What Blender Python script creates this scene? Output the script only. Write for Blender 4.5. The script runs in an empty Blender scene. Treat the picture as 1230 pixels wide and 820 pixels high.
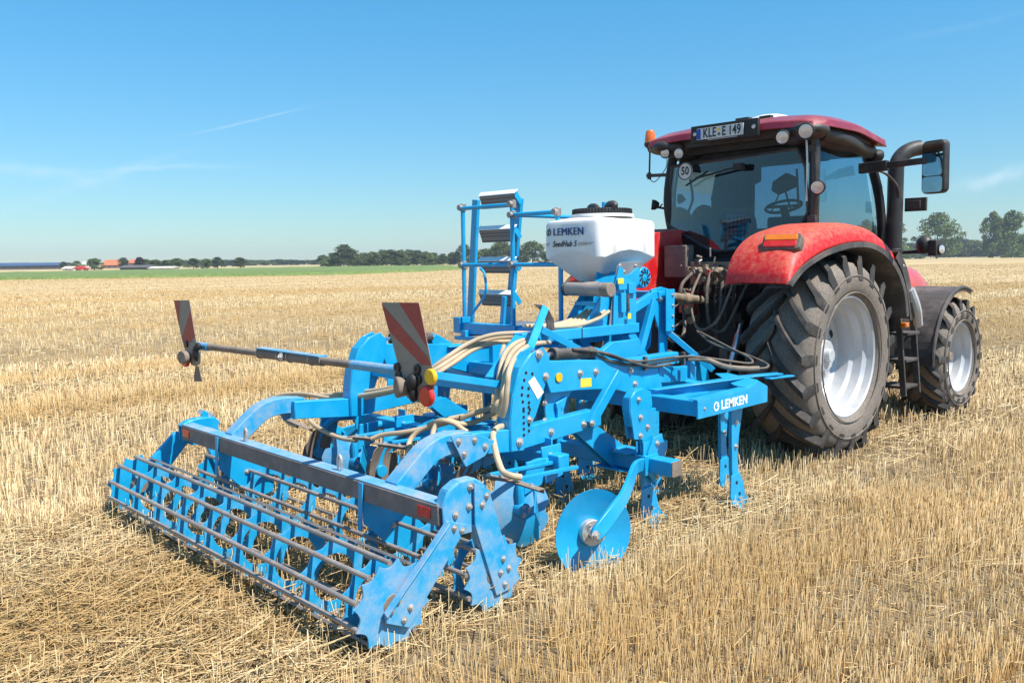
import bpy, math, random
import numpy as np
from mathutils import Vector, Matrix
random.seed(7)
sc = bpy.context.scene
R_ = math.radians
PI = math.pi

# ------------------------------------------------------------------ camera
CAM = Vector((4.80, -7.62, 1.847)); YAW, PIT, ROL, FOC = R_(46.54), R_(5.40), R_(.716), 1040.0
cF = Vector((-math.sin(YAW)*math.cos(PIT), math.cos(YAW)*math.cos(PIT), -math.sin(PIT)))
_r = Vector((math.cos(YAW), math.sin(YAW), 0)); _u = _r.cross(cF)
cR = _r*math.cos(ROL) - _u*math.sin(ROL); cU = _r*math.sin(ROL) + _u*math.cos(ROL)
cam = bpy.data.objects.new('camera', bpy.data.cameras.new('camera'))
sc.collection.objects.link(cam)
m = Matrix((cR, cU, -cF)).transposed().to_4x4(); m.translation = CAM
cam.matrix_world = m
cam.data.sensor_width = 36; cam.data.lens = FOC/1230*36
cam.data.clip_start = .05; cam.data.clip_end = 9000
sc.camera = cam

# ------------------------------------------------------------------ light
SUN_EL, SUN_AZ = R_(56), R_(78)            # azimuth clockwise from +Y
S = Vector((math.sin(SUN_AZ)*math.cos(SUN_EL), math.cos(SUN_AZ)*math.cos(SUN_EL), math.sin(SUN_EL)))
w = bpy.data.worlds.new('World'); sc.world = w; w.use_nodes = True
nt = w.node_tree; bg = nt.nodes['Background']
sky = nt.nodes.new('ShaderNodeTexSky'); sky.sky_type = 'NISHITA'; sky.sun_disc = False
sky.sun_elevation = SUN_EL; sky.sun_rotation = SUN_AZ; sky.altitude = 0
sky.air_density = 1.0; sky.dust_density = .1; sky.ozone_density = 1.6
bg.inputs['Strength'].default_value = .082
sunl = bpy.data.lights.new('sun', 'SUN'); sunl.energy = 5.0; sunl.angle = R_(.53); sunl.color = (1, .95, .87)
so = bpy.data.objects.new('sun', sunl); sc.collection.objects.link(so)
so.rotation_euler = (-S).to_track_quat('-Z', 'Y').to_euler(); so.location = S*60
sc.view_settings.view_transform = 'Standard'; sc.view_settings.look = 'None'
sc.view_settings.exposure = .55; sc.view_settings.gamma = 1
sc.cycles.max_bounces = 8; sc.cycles.transparent_max_bounces = 16
sc.cycles.sample_clamp_indirect = 6

# ------------------------------------------------------------------ helpers
def ray(px, py):
    return cF + cR*((px-615)/FOC) - cU*((py-410)/FOC)
def at(px, py, X=None, Y=None, Z=None):      # a pixel of the photograph met with a real plane of the machine
    d = ray(px, py)
    t = (X-CAM.x)/d.x if X is not None else (Y-CAM.y)/d.y if Y is not None else (Z-CAM.z)/d.z
    return CAM + d*t
def V(*a): return Vector(a)

class MB:
    def __init__(s): s.v = []; s.f = []
    def add(s, vs, fs):
        n = len(s.v); s.v += [tuple(p) for p in vs]; s.f += [tuple(i+n for i in f) for f in fs]; return s
    def box(s, x0, x1, y0, y1, z0, z1):
        vs = [(x, y, z) for x in (x0, x1) for y in (y0, y1) for z in (z0, z1)]
        return s.add(vs, [(0,1,3,2),(4,6,7,5),(0,4,5,1),(2,3,7,6),(0,2,6,4),(1,5,7,3)])
    def beam(s, p, q, wd, h, up=(0,0,1)):
        p, q = Vector(p), Vector(q); d = (q-p).normalized(); up = Vector(up)
        a = d.cross(up)
        if a.length < 1e-4: a = d.cross(Vector((0,1,0)))
        a.normalize(); b = a.cross(d).normalized()
        a = a*wd/2; b = b*h/2
        vs = [p-a-b, p+a-b, p+a+b, p-a+b, q-a-b, q+a-b, q+a+b, q-a+b]
        return s.add(vs, [(0,3,2,1),(4,5,6,7),(0,1,5,4),(1,2,6,5),(2,3,7,6),(3,0,4,7)])
    def cyl(s, p, q, r, r2=None, n=16, cap=True):
        return s.sweep([p, q], [r, r if r2 is None else r2], n, cap)
    def sweep(s, pts, rs, n=8, cap=True):
        pts = [Vector(p) for p in pts]
        if not isinstance(rs, (list, tuple)): rs = [rs]*len(pts)
        vs = []; fs = []; a = None
        for i, p in enumerate(pts):
            d = (pts[min(i+1, len(pts)-1)] - pts[max(i-1, 0)]).normalized()
            if a is None:
                a = d.orthogonal().normalized()
            else:
                a = (a - d*a.dot(d)).normalized()
            b = d.cross(a)
            for k in range(n):
                t = 2*PI*k/n; vs.append(p + (a*math.cos(t) + b*math.sin(t))*rs[i])
        for i in range(len(pts)-1):
            for k in range(n):
                k2 = (k+1) % n
                fs.append((i*n+k, i*n+k2, (i+1)*n+k2, (i+1)*n+k))
        if cap:
            fs.append(tuple(range(n-1, -1, -1))); L = (len(pts)-1)*n; fs.append(tuple(L+k for k in range(n)))
        return s.add(vs, fs)
    def tube(s, pts, r, n=8, sub=5):
        return s.sweep(crom(pts, sub), r, n)
    def plate(s, pts, t, off=0.0):
        pts = [Vector(p) for p in pts]
        nrm = Vector((0,0,0))
        for i in range(len(pts)):
            nrm += pts[i].cross(pts[(i+1) % len(pts)])
        nrm.normalize(); k = len(pts)
        a = [p + nrm*(off+t/2) for p in pts]; b = [p + nrm*(off-t/2) for p in pts]
        return s.add(a+b, [tuple(range(k)), tuple(range(2*k-1, k-1, -1))] +
                     [(i, i+k, (i+1) % k + k, (i+1) % k) for i in range(k)])
    def lathe(s, prof, o, axis=(1,0,0), n=48, close=False):
        ax = Vector(axis).normalized(); a = ax.orthogonal().normalized(); b = ax.cross(a); o = Vector(o)
        vs = []; fs = []; m_ = len(prof)
        for k in range(n):
            t = 2*PI*k/n; e = a*math.cos(t) + b*math.sin(t)
            vs += [o + ax*h + e*r for (h, r) in prof]
        for k in range(n):
            k2 = (k+1) % n
            for i in range(m_ if close else m_-1):
                j = (i+1) % m_
                fs.append((k*m_+i, k2*m_+i, k2*m_+j, k*m_+j))
        return s.add(vs, fs)
    def ell(s, c, rx, ry, rz, n=14, m=8):
        c = Vector(c); vs = []; fs = []
        for i in range(m+1):
            ph = PI*i/m
            for k in range(n):
                t = 2*PI*k/n
                vs.append(c + Vector((rx*math.sin(ph)*math.cos(t), ry*math.sin(ph)*math.sin(t), rz*math.cos(ph))))
        for i in range(m):
            for k in range(n):
                k2 = (k+1) % n; fs.append((i*n+k, (i+1)*n+k, (i+1)*n+k2, i*n+k2))
        return s.add(vs, fs)
    def build(s, name, mt, parent=None, bevel=0, ang=35, smooth=True, label=None):
        vs = np.array([tuple(v) for v in s.v], dtype=float)
        c = (vs.min(0)+vs.max(0))/2
        me = bpy.data.meshes.new(name); me.from_pydata([tuple(v) for v in (vs-c)], [], s.f)
        if mt: me.materials.append(mt)
        if smooth:
            me.polygons.foreach_set('use_smooth', [True]*len(me.polygons)); me.set_sharp_from_angle(angle=R_(ang))
        me.validate()
        import bmesh
        bm = bmesh.new(); bm.from_mesh(me); bmesh.ops.recalc_face_normals(bm, faces=bm.faces); bm.to_mesh(me); bm.free()
        o = bpy.data.objects.new(name, me); sc.collection.objects.link(o); o.location = c
        if bevel:
            b = o.modifiers.new('bevel', 'BEVEL'); b.width = bevel; b.segments = 2; b.limit_method = 'ANGLE'; b.angle_limit = R_(40)
        wl[o.name] = Vector(c)
        if parent: setp(o, parent)
        if label: o['label'] = label
        return o
wl = {}
def setp(o, p):
    o.parent = p; o.matrix_parent_inverse = Matrix.Translation(-wl[p.name])
def crom(pts, sub=5):
    P = [Vector(p) for p in pts]; P = [P[0]*2-P[1]] + P + [P[-1]*2-P[-2]]; out = []
    for i in range(1, len(P)-2):
        a, b, c, d = P[i-1:i+3]
        for k in range(sub):
            t = k/sub
            out.append(.5*((2*b) + (c-a)*t + (2*a-5*b+4*c-d)*t*t + (3*b-a-3*c+d)*t**3))
    out.append(P[-2]); return out
def empty(name, loc, label=None, cat=None, group=None, parent=None):
    o = bpy.data.objects.new(name, None); sc.collection.objects.link(o); o.location = loc; o.empty_display_size = .3
    wl[o.name] = Vector(loc)
    if label: o['label'] = label
    if cat: o['category'] = cat
    if group: o['group'] = group
    if parent: setp(o, parent)
    return o
def copy_tree(o, parent=None):
    c = o.copy(); sc.collection.objects.link(c)
    if parent: c.parent = parent
    for ch in [x for x in o.children]: copy_tree(ch, c)
    return c

# ------------------------------------------------------------------ materials
def newmat(name):
    m = bpy.data.materials.new(name); m.use_nodes = True
    return m, m.node_tree, m.node_tree.nodes['Principled BSDF']
def N(nt, t, **kw):
    n = nt.nodes.new(t)
    for k, v in kw.items():
        if k in n.inputs: n.inputs[k].default_value = v
        else: setattr(n, k, v)
    return n
def mixc(nt, fac, a, b, mode='MIX'):
    n = nt.nodes.new('ShaderNodeMix'); n.data_type = 'RGBA'; n.blend_type = mode
    for i, x in ((0, fac), (6, a), (7, b)):
        if isinstance(x, bpy.types.NodeSocket): nt.links.new(x, n.inputs[i])
        else: n.inputs[i].default_value = (*x, 1) if isinstance(x, tuple) and len(x) == 3 else x
    return n.outputs[2]
def ramp(nt, x, a, b, ya=0., yb=1.):
    n = nt.nodes.new('ShaderNodeMapRange'); n.clamp = True
    nt.links.new(x, n.inputs[0])
    for i, v in ((1, a), (2, b), (3, ya), (4, yb)): n.inputs[i].default_value = v
    return n.outputs[0]
def mul(nt, a, b, op='MULTIPLY'):
    n = nt.nodes.new('ShaderNodeMath'); n.operation = op; n.use_clamp = False
    for i, x in ((0, a), (1, b)):
        if isinstance(x, bpy.types.NodeSocket): nt.links.new(x, n.inputs[i])
        else: n.inputs[i].default_value = x
    return n.outputs[0]
DUST = (.40, .30, .205)
def surf(name, col, rough=.45, metal=0., dust=.15, top=.3, scale=6., dcol=DUST, coat=0., bump=0., patch=(.45, .62), var=.12, sharp=None):
    """painted / plain surface with settled dust: more on upward faces, in patches of a real noise"""
    m, nt, p = newmat(name)
    tc = N(nt, 'ShaderNodeTexCoord'); ge = N(nt, 'ShaderNodeNewGeometry')
    pos = ge.outputs['Position']
    n1 = N(nt, 'ShaderNodeTexNoise', Scale=scale, Detail=6., Roughness=.65); nt.links.new(pos, n1.inputs['Vector'])
    n2 = N(nt, 'ShaderNodeTexNoise', Scale=scale*9, Detail=4., Roughness=.7); nt.links.new(pos, n2.inputs['Vector'])
    sp = N(nt, 'ShaderNodeSeparateXYZ'); nt.links.new(ge.outputs['Normal'], sp.inputs[0])
    up = ramp(nt, sp.outputs[2], .2, .95, 0., top)
    pt = ramp(nt, n1.outputs['Fac'], patch[0], patch[1], 0., 1.)
    fn = ramp(nt, n2.outputs['Fac'], .35, .7, .35, 1.)
    base = mul(nt, mul(nt, pt, fn), dust)
    tot = mul(nt, base, mul(nt, up, fn), 'ADD')
    tot = ramp(nt, mul(nt, tot, .03*min(1, dust*3), 'ADD'), 0., 1.)
    if sharp: tot = ramp(nt, tot, sharp[0], sharp[1], .0, sharp[2])
    c0 = mixc(nt, ramp(nt, n1.outputs['Fac'], .3, .7), tuple(x*(1-var) for x in col), tuple(min(1, x*(1+var)) for x in col))
    nt.links.new(mixc(nt, tot, c0, dcol), p.inputs['Base Color'])
    nt.links.new(ramp(nt, tot, 0, .6, rough, max(rough, .85)), p.inputs['Roughness'])
    p.inputs['Metallic'].default_value = metal
    if metal: nt.links.new(ramp(nt, tot, 0, .6, metal, 0), p.inputs['Metallic'])
    if coat: p.inputs['Coat Weight'].default_value = coat; p.inputs['Coat Roughness'].default_value = .12
    if bump:
        b = N(nt, 'ShaderNodeBump', Strength=bump, Distance=.01); nt.links.new(n2.outputs['Fac'], b.inputs['Height'])
        nt.links.new(b.outputs[0], p.inputs['Normal'])
    return m
BLUE = (.0, .335, .64)
M = {}
M['blue']   = surf('blue_paint', BLUE, .38, 0, .06, .04, 5, coat=.1)
M['blue_dusty'] = surf('dusty_blue_paint', BLUE, .5, 0, .85, .35, 7, dcol=(.38, .35, .34), patch=(.40, .64))
M['blue_ring'] = surf('blue_ring_paint', BLUE, .42, 0, .25, .2, 11, dcol=(.42, .36, .32))
M['mud']    = surf('dust_caked_steel', (.20, .155, .125), .8, 0, .5, .5, 8, dcol=(.36, .27, .20), bump=.3)
M['bar']    = surf('worn_steel_bar', (.33, .29, .27), .42, .55, .35, .3, 7, dcol=(.40, .31, .25))
M['beamdust'] = surf('dusty_grey_beam', (.17, .145, .14), .7, 0, .6, .5, 7, dcol=(.33, .26, .225), bump=.2)
M['steel']  = surf('bolt_steel', (.62, .60, .58), .35, .8, .25, .3, 20)
M['bright'] = surf('polished_steel', (.75, .75, .75), .18, 1, .05, .05, 20)
M['dark']   = surf('black_plastic', (.018, .018, .02), .45, 0, .18, .18, 6, dcol=(.25, .20, .15))
M['black']  = surf('matt_black', (.010, .010, .011), .6, 0, .06, .08, 6, dcol=(.2, .16, .12))
M['grey']   = surf('grey_box_plastic', (.13, .105, .085), .6, 0, .6, .4, 8, dcol=(.26, .2, .155))
M['gplate'] = surf('grey_plate', (.16, .18, .2), .55, 0, .3, .3, 8)
M['fender'] = surf('grey_black_fender', (.045, .041, .039), .55, 0, .75, .45, 5, dcol=(.17, .14, .125))
M['rubber'] = surf('dusty_tyre_rubber', (.026, .025, .025), .8, 0, .38, .28, 7, dcol=(.185, .15, .12), bump=.15)
M['side']   = surf('dusty_tyre_sidewall', (.075, .065, .057), .8, 0, .90, .25, 6, dcol=(.26, .215, .175), patch=(.22, .45), bump=.1)
M['rim']    = surf('silver_rim_paint', (.52, .54, .57), .38, .25, .22, .10, 7)
M['red']    = surf('red_paint', (.62, .006, .012), .28, 0, .25, .35, 5, coat=.6, dcol=(.45, .30, .19))
M['red_dusty'] = surf('dusty_red_paint', (.62, .006, .010), .48, 0, .9, .60, 24, dcol=(.46, .28, .15), patch=(.38, .72), sharp=(.22, 1.1, .72))
M['roofred'] = surf('roof_red_paint', (.28, .010, .030), .35, 0, .25, .2, 4, coat=.3, dcol=(.40, .25, .2))
M['white']  = surf('white_plastic', (.80, .78, .76), .42, 0, .05, .03, 3)
M['tan']    = surf('tan_hose', (.54, .40, .25), .6, 0, .25, .15, 9, dcol=(.48, .40, .30))
M['hose']   = surf('black_hose', (.03, .03, .03), .5, 0, .3, .4, 9)
M['hosegrey'] = surf('dusty_hose_sleeve', (.14, .12, .10), .75, 0, .5, .4, 9)
M['seatc']  = surf('seat_cloth', (.03, .034, .042), .85, 0, .05, .05, 9)
M['cast']   = surf('cast_brown_metal', (.22, .17, .12), .5, .4, .5, .4, 12)
M['yellow'] = surf('yellow_reflector', (.85, .48, .01), .25, 0, .05, .05, 12)
M['ylabel'] = surf('yellow_label', (.80, .62, .06), .4, 0, .1, .05, 12)
M['redref'] = surf('red_reflector', (.62, .02, .015), .2, 0, .12, .05, 12)
M['orange'] = surf('orange_lens', (.95, .22, .01), .15, 0, .05, .05, 12, coat=.6)
M['redlens'] = surf('red_lens', (.70, .015, .012), .15, 0, .1, .05, 12, coat=.6)
M['lampglass'] = surf('lamp_lens', (.62, .60, .60), .15, .5, .15, .05, 25)
M['signw']  = surf('dirty_white_sign', (.27, .24, .205), .6, 0, .5, .1, 6, dcol=(.33, .27, .2))
M['signr']  = surf('dirty_red_sign', (.36, .035, .03), .5, 0, .35, .1, 6, dcol=(.30, .2, .15))
M['label']  = surf('white_label', (.82, .82, .82), .5, 0, .05, .0, 6)
M['inkblue'] = surf('navy_ink', (.02, .06, .2), .5, 0, .0, .0, 6)
M['inkblack'] = surf('black_ink', (.012, .012, .012), .5, 0, .0, .0, 6)
M['platew'] = surf('plate_white', (.62, .62, .60), .4, 0, .05, .0, 6)
M['eu']     = surf('plate_blue', (.01, .05, .42), .4, 0, .0, .0, 6)
M['cylinder'] = surf('cylinder_black', (.035, .033, .033), .5, 0, .5, .5, 10, dcol=(.24, .20, .17))

def glassmat(name, tint, alpha):
    m, nt, p = newmat(name); nt.nodes.remove(p)
    out = nt.nodes['Material Output']
    tr = N(nt, 'ShaderNodeBsdfTransparent'); tr.inputs[0].default_value = (*tint, 1)
    gl = N(nt, 'ShaderNodeBsdfGlossy', Roughness=.02); gl.inputs[0].default_value = (.9, .95, 1, 1)
    df = N(nt, 'ShaderNodeBsdfDiffuse'); df.inputs[0].default_value = (.30, .25, .2, 1)
    fr = N(nt, 'ShaderNodeFresnel', IOR=1.5)
    m1 = N(nt, 'ShaderNodeMixShader'); m2 = N(nt, 'ShaderNodeMixShader'); m2.inputs[0].default_value = alpha
    nt.links.new(ramp(nt, fr.outputs[0], 0, 1, .02, 1.), m1.inputs[0])
    nt.links.new(tr.outputs[0], m1.inputs[1]); nt.links.new(gl.outputs[0], m1.inputs[2])
    nt.links.new(m1.outputs[0], m2.inputs[1]); nt.links.new(df.outputs[0], m2.inputs[2])
    nt.links.new(m2.outputs[0], out.inputs[0]); return m
M['glass'] = glassmat('tinted_glass', (.60, .74, .80), .003)
M['glassdark'] = glassmat('rear_glass', (.31, .41, .54), .002)
m, nt_, p = newmat('mirror_glass'); p.inputs['Base Color'].default_value = (.8, .85, .85, 1); p.inputs['Metallic'].default_value = 1; p.inputs['Roughness'].default_value = .03
M['mirror'] = m
m, nt_, p = newmat('amber_dome'); p.inputs['Base Color'].default_value = (1, .25, .02, 1); p.inputs['Roughness'].default_value = .12
p.inputs['Transmission Weight'].default_value = .45; p.inputs['Coat Weight'].default_value = .5
M['amber'] = m

# ------------------------------------------------------------------ small shared pieces
_bolt = {}
def bolt(parent, pos, axis, r=.014, name='bolt'):
    """hex bolt head on a washer, standing on pos along axis"""
    key = round(r, 4)
    if key not in _bolt:
        b = MB(); b.lathe([(0, 0), (0, r*1.45), (r*.22, r*1.45), (r*.22, 0)], (0,0,0), (0,0,1), 14)
        b.cyl((0,0,r*.2), (0,0,r*.85), r, n=6); b.cyl((0,0,r*.8), (0,0,r*1.35), r*.55, n=8)
        me = bpy.data.meshes.new(name); me.from_pydata([tuple(v) for v in b.v], [], b.f); me.materials.append(M['steel']); _bolt[key] = me
    o = bpy.data.objects.new(name, _bolt[key]); sc.collection.objects.link(o)
    o.location = pos; o.rotation_euler = Vector(axis).to_track_quat('Z', 'Y').to_euler(); wl[o.name] = Vector(pos)
    setp(o, parent); return o
def lettering(name, txt, size, org, u, v, mt, parent, depth=.0015, fat=0., shear=0., sx=1.):
    cu = bpy.data.curves.new(name, 'FONT'); cu.body = txt; cu.size = size; cu.extrude = depth; cu.offset = fat; cu.shear = shear
    cu.align_x = 'CENTER'; cu.align_y = 'CENTER'; cu.resolution_u = 3; cu.space_character = 1.07
    o = bpy.data.objects.new(name+'_curve', cu); sc.collection.objects.link(o)
    dg = bpy.context.evaluated_depsgraph_get(); me = bpy.data.meshes.new_from_object(o.evaluated_get(dg)); bpy.data.objects.remove(o)
    me.name = name; u, v = Vector(u).normalized(), Vector(v).normalized(); n = u.cross(v).normalized(); v = n.cross(u)
    Mx = Matrix((u*sx, v, n)).transposed().to_4x4()
    me.transform(Mx); me.materials.clear(); me.materials.append(mt)
    q = bpy.data.objects.new(name, me); sc.collection.objects.link(q); q.location = org; wl[q.name] = Vector(org)
    setp(q, parent); return q
# ------------------------------------------------------------------ thin cloud streaks high in the sky (part of the world sky)
def streaks():
    nt = w.node_tree
    tc = N(nt, 'ShaderNodeTexCoord'); d = tc.outputs['Generated']
    total = None
    for (px, py, ang, L, W_, k) in ((300, 145, -13, .060, .0012, .26), (190, 203, -2, .070, .0028, .22), (125, 214, -17, .07, .0045, .16),
                                    (30, 207, 7, .06, .006, .22), (1192, 210, -16, .030, .007, .42), (1150, 34, -14, .06, .003, .05), (60, 290, -6, .12, .010, .10)):
        c = ray(px, py).normalized(); c2 = ray(px+50*math.cos(R_(ang)), py+50*math.sin(R_(ang))).normalized()
        t = (c2-c); t = (t-c*t.dot(c)).normalized(); u = c.cross(t)
        def dot(vec, off):
            n = N(nt, 'ShaderNodeVectorMath', operation='DOT_PRODUCT'); nt.links.new(d, n.inputs[0]); n.inputs[1].default_value = vec
            return mul(nt, n.outputs['Value'], -off, 'ADD')
        a = dot(t, c.dot(t)); b = dot(u, c.dot(u)); f = dot(c, 0)
        nz = N(nt, 'ShaderNodeTexNoise', Scale=14., Detail=5.); nt.links.new(d, nz.inputs['Vector'])
        nz2 = N(nt, 'ShaderNodeTexNoise', Scale=70., Detail=4.); nt.links.new(d, nz2.inputs['Vector'])
        b = mul(nt, b, mul(nt, mul(nt, nz.outputs['Fac'], -.5, 'ADD'), W_*5), 'ADD')
        ea = mul(nt, mul(nt, a, 1/L), mul(nt, a, 1/L)); eb = mul(nt, mul(nt, b, 1/W_), mul(nt, b, 1/W_))
        e = mul(nt, mul(nt, ea, eb, 'ADD'), -1.)
        g = N(nt, 'ShaderNodeMath', operation='EXPONENT'); nt.links.new(e, g.inputs[0])
        g = mul(nt, mul(nt, g.outputs[0], ramp(nt, nz2.outputs['Fac'], .3, .65, .5, 1)), k)
        g = mul(nt, g, ramp(nt, f, .5, .6))
        total = g if total is None else mul(nt, total, g, 'ADD')
    sep = N(nt, 'ShaderNodeSeparateXYZ'); nt.links.new(d, sep.inputs[0])
    tint = mixc(nt, ramp(nt, sep.outputs[2], .0, .36), (.66, .84, .98), (.43, 1.34, 1.62))
    col = mixc(nt, 1., sky.outputs[0], tint, 'MULTIPLY')
    col = mixc(nt, total, col, (7.5, 8.6, 9.4))
    nt.links.new(col, bg.inputs['Color'])
streaks()

# ------------------------------------------------------------------ field
def fieldmat():
    m, nt, p = newmat('stubble_soil')
    ge = N(nt, 'ShaderNodeNewGeometry'); pos = ge.outputs['Position']
    def noise(sx, sy, sc_, det=5., rough=.6):
        mp = N(nt, 'ShaderNodeMapping'); mp.inputs['Scale'].default_value = (sx, sy, 1); nt.links.new(pos, mp.inputs[0])
        n = N(nt, 'ShaderNodeTexNoise', Scale=sc_, Detail=det, Roughness=rough); nt.links.new(mp.outputs[0], n.inputs['Vector']); return n.outputs['Fac']
    dist = N(nt, 'ShaderNodeVectorMath', operation='LENGTH'); nt.links.new(pos, dist.inputs[0])
    fine = noise(1, 1, 26., 8., .75); mid = noise(1, .35, 1.6, 6.); band = noise(1, .045, .30, 4.); big = noise(1, .12, .05, 4.)
    fibre = noise(1, 1, 120., 3., .7)
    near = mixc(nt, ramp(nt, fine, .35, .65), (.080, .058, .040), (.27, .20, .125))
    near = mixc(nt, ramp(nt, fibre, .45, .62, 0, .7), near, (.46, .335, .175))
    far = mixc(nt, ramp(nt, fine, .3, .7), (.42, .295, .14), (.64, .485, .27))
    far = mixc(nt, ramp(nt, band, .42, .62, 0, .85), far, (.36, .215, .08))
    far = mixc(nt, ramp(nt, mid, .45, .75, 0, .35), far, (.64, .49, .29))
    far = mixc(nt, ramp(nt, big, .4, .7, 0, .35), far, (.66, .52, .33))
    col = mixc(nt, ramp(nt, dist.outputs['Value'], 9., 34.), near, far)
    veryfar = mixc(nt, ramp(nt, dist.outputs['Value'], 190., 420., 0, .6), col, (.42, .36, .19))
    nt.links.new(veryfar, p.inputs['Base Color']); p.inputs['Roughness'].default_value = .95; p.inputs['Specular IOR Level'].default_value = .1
    b = N(nt, 'ShaderNodeBump', Strength=.55, Distance=.05)
    hsum = mul(nt, mul(nt, fine, .6), mul(nt, fibre, .4), 'ADD'); nt.links.new(hsum, b.inputs['Height']); nt.links.new(b.outputs[0], p.inputs['Normal'])
    return m
def make_field():
    xs = np.concatenate([[-1500, -900, -500, -120, -40], np.linspace(-16, 16, 161), [40, 120, 500, 900, 1500]])
    ys = np.concatenate([[-1500, -600, -200, -30], np.linspace(-14, 18, 161), [40, 120, 500, 900, 1500]])
    X, Y = np.meshgrid(xs, ys, indexing='ij')
    fall = np.clip(1-np.maximum(np.abs(X)/14, np.abs(Y-2)/14), 0, 1)**.5
    Z = (.018*np.sin(X*5.1+1.3*np.sin(Y*.7)) + .014*np.sin(Y*3.3+X*1.9) + .010*np.sin(X*11+Y*7))*fall - .018
    v = np.stack([X, Y, Z], -1).reshape(-1, 3); nx, ny = X.shape
    i = (np.arange(nx-1)[:, None]*ny + np.arange(ny-1)[None]).ravel()
    f = np.stack([i, i+ny, i+ny+1, i+1], 1)
    me = bpy.data.meshes.new('stubble_field'); me.from_pydata(v.tolist(), [], f.tolist())
    me.polygons.foreach_set('use_smooth', [True]*len(me.polygons)); me.materials.append(fieldmat())
    o = bpy.data.objects.new('stubble_field', me); sc.collection.objects.link(o); o['kind'] = 'structure'
    return o
make_field()

def strawmat():
    m, nt, p = newmat('straw')
    at_ = N(nt, 'ShaderNodeAttribute', attribute_name='rnd'); r = at_.outputs['Fac']
    ge = N(nt, 'ShaderNodeNewGeometry')
    mp = N(nt, 'ShaderNodeMapping'); mp.inputs['Scale'].default_value = (1, .05, 1); nt.links.new(ge.outputs['Position'], mp.inputs[0])
    nz = N(nt, 'ShaderNodeTexNoise', Scale=.35, Detail=4.); nt.links.new(mp.outputs[0], nz.inputs['Vector'])
    cr = N(nt, 'ShaderNodeValToRGB'); e = cr.color_ramp.elements
    e[0].position = 0; e[0].color = (.20, .135, .075, 1); e[1].position = 1; e[1].color = (.84, .71, .46, 1)
    for ps, c in ((.18, (.43, .29, .145, 1)), (.5, (.64, .47, .24, 1)), (.8, (.75, .585, .335, 1))):
        x = cr.color_ramp.elements.new(ps); x.color = c
    nt.links.new(r, cr.inputs[0])
    c = mixc(nt, ramp(nt, nz.outputs['Fac'], .44, .58, 0, .70), cr.outputs[0], (.50, .31, .11))
    nt.links.new(c, p.inputs['Base Color']); p.inputs['Roughness'].default_value = .55; p.inputs['Specular IOR Level'].default_value = .25
    return m
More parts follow.
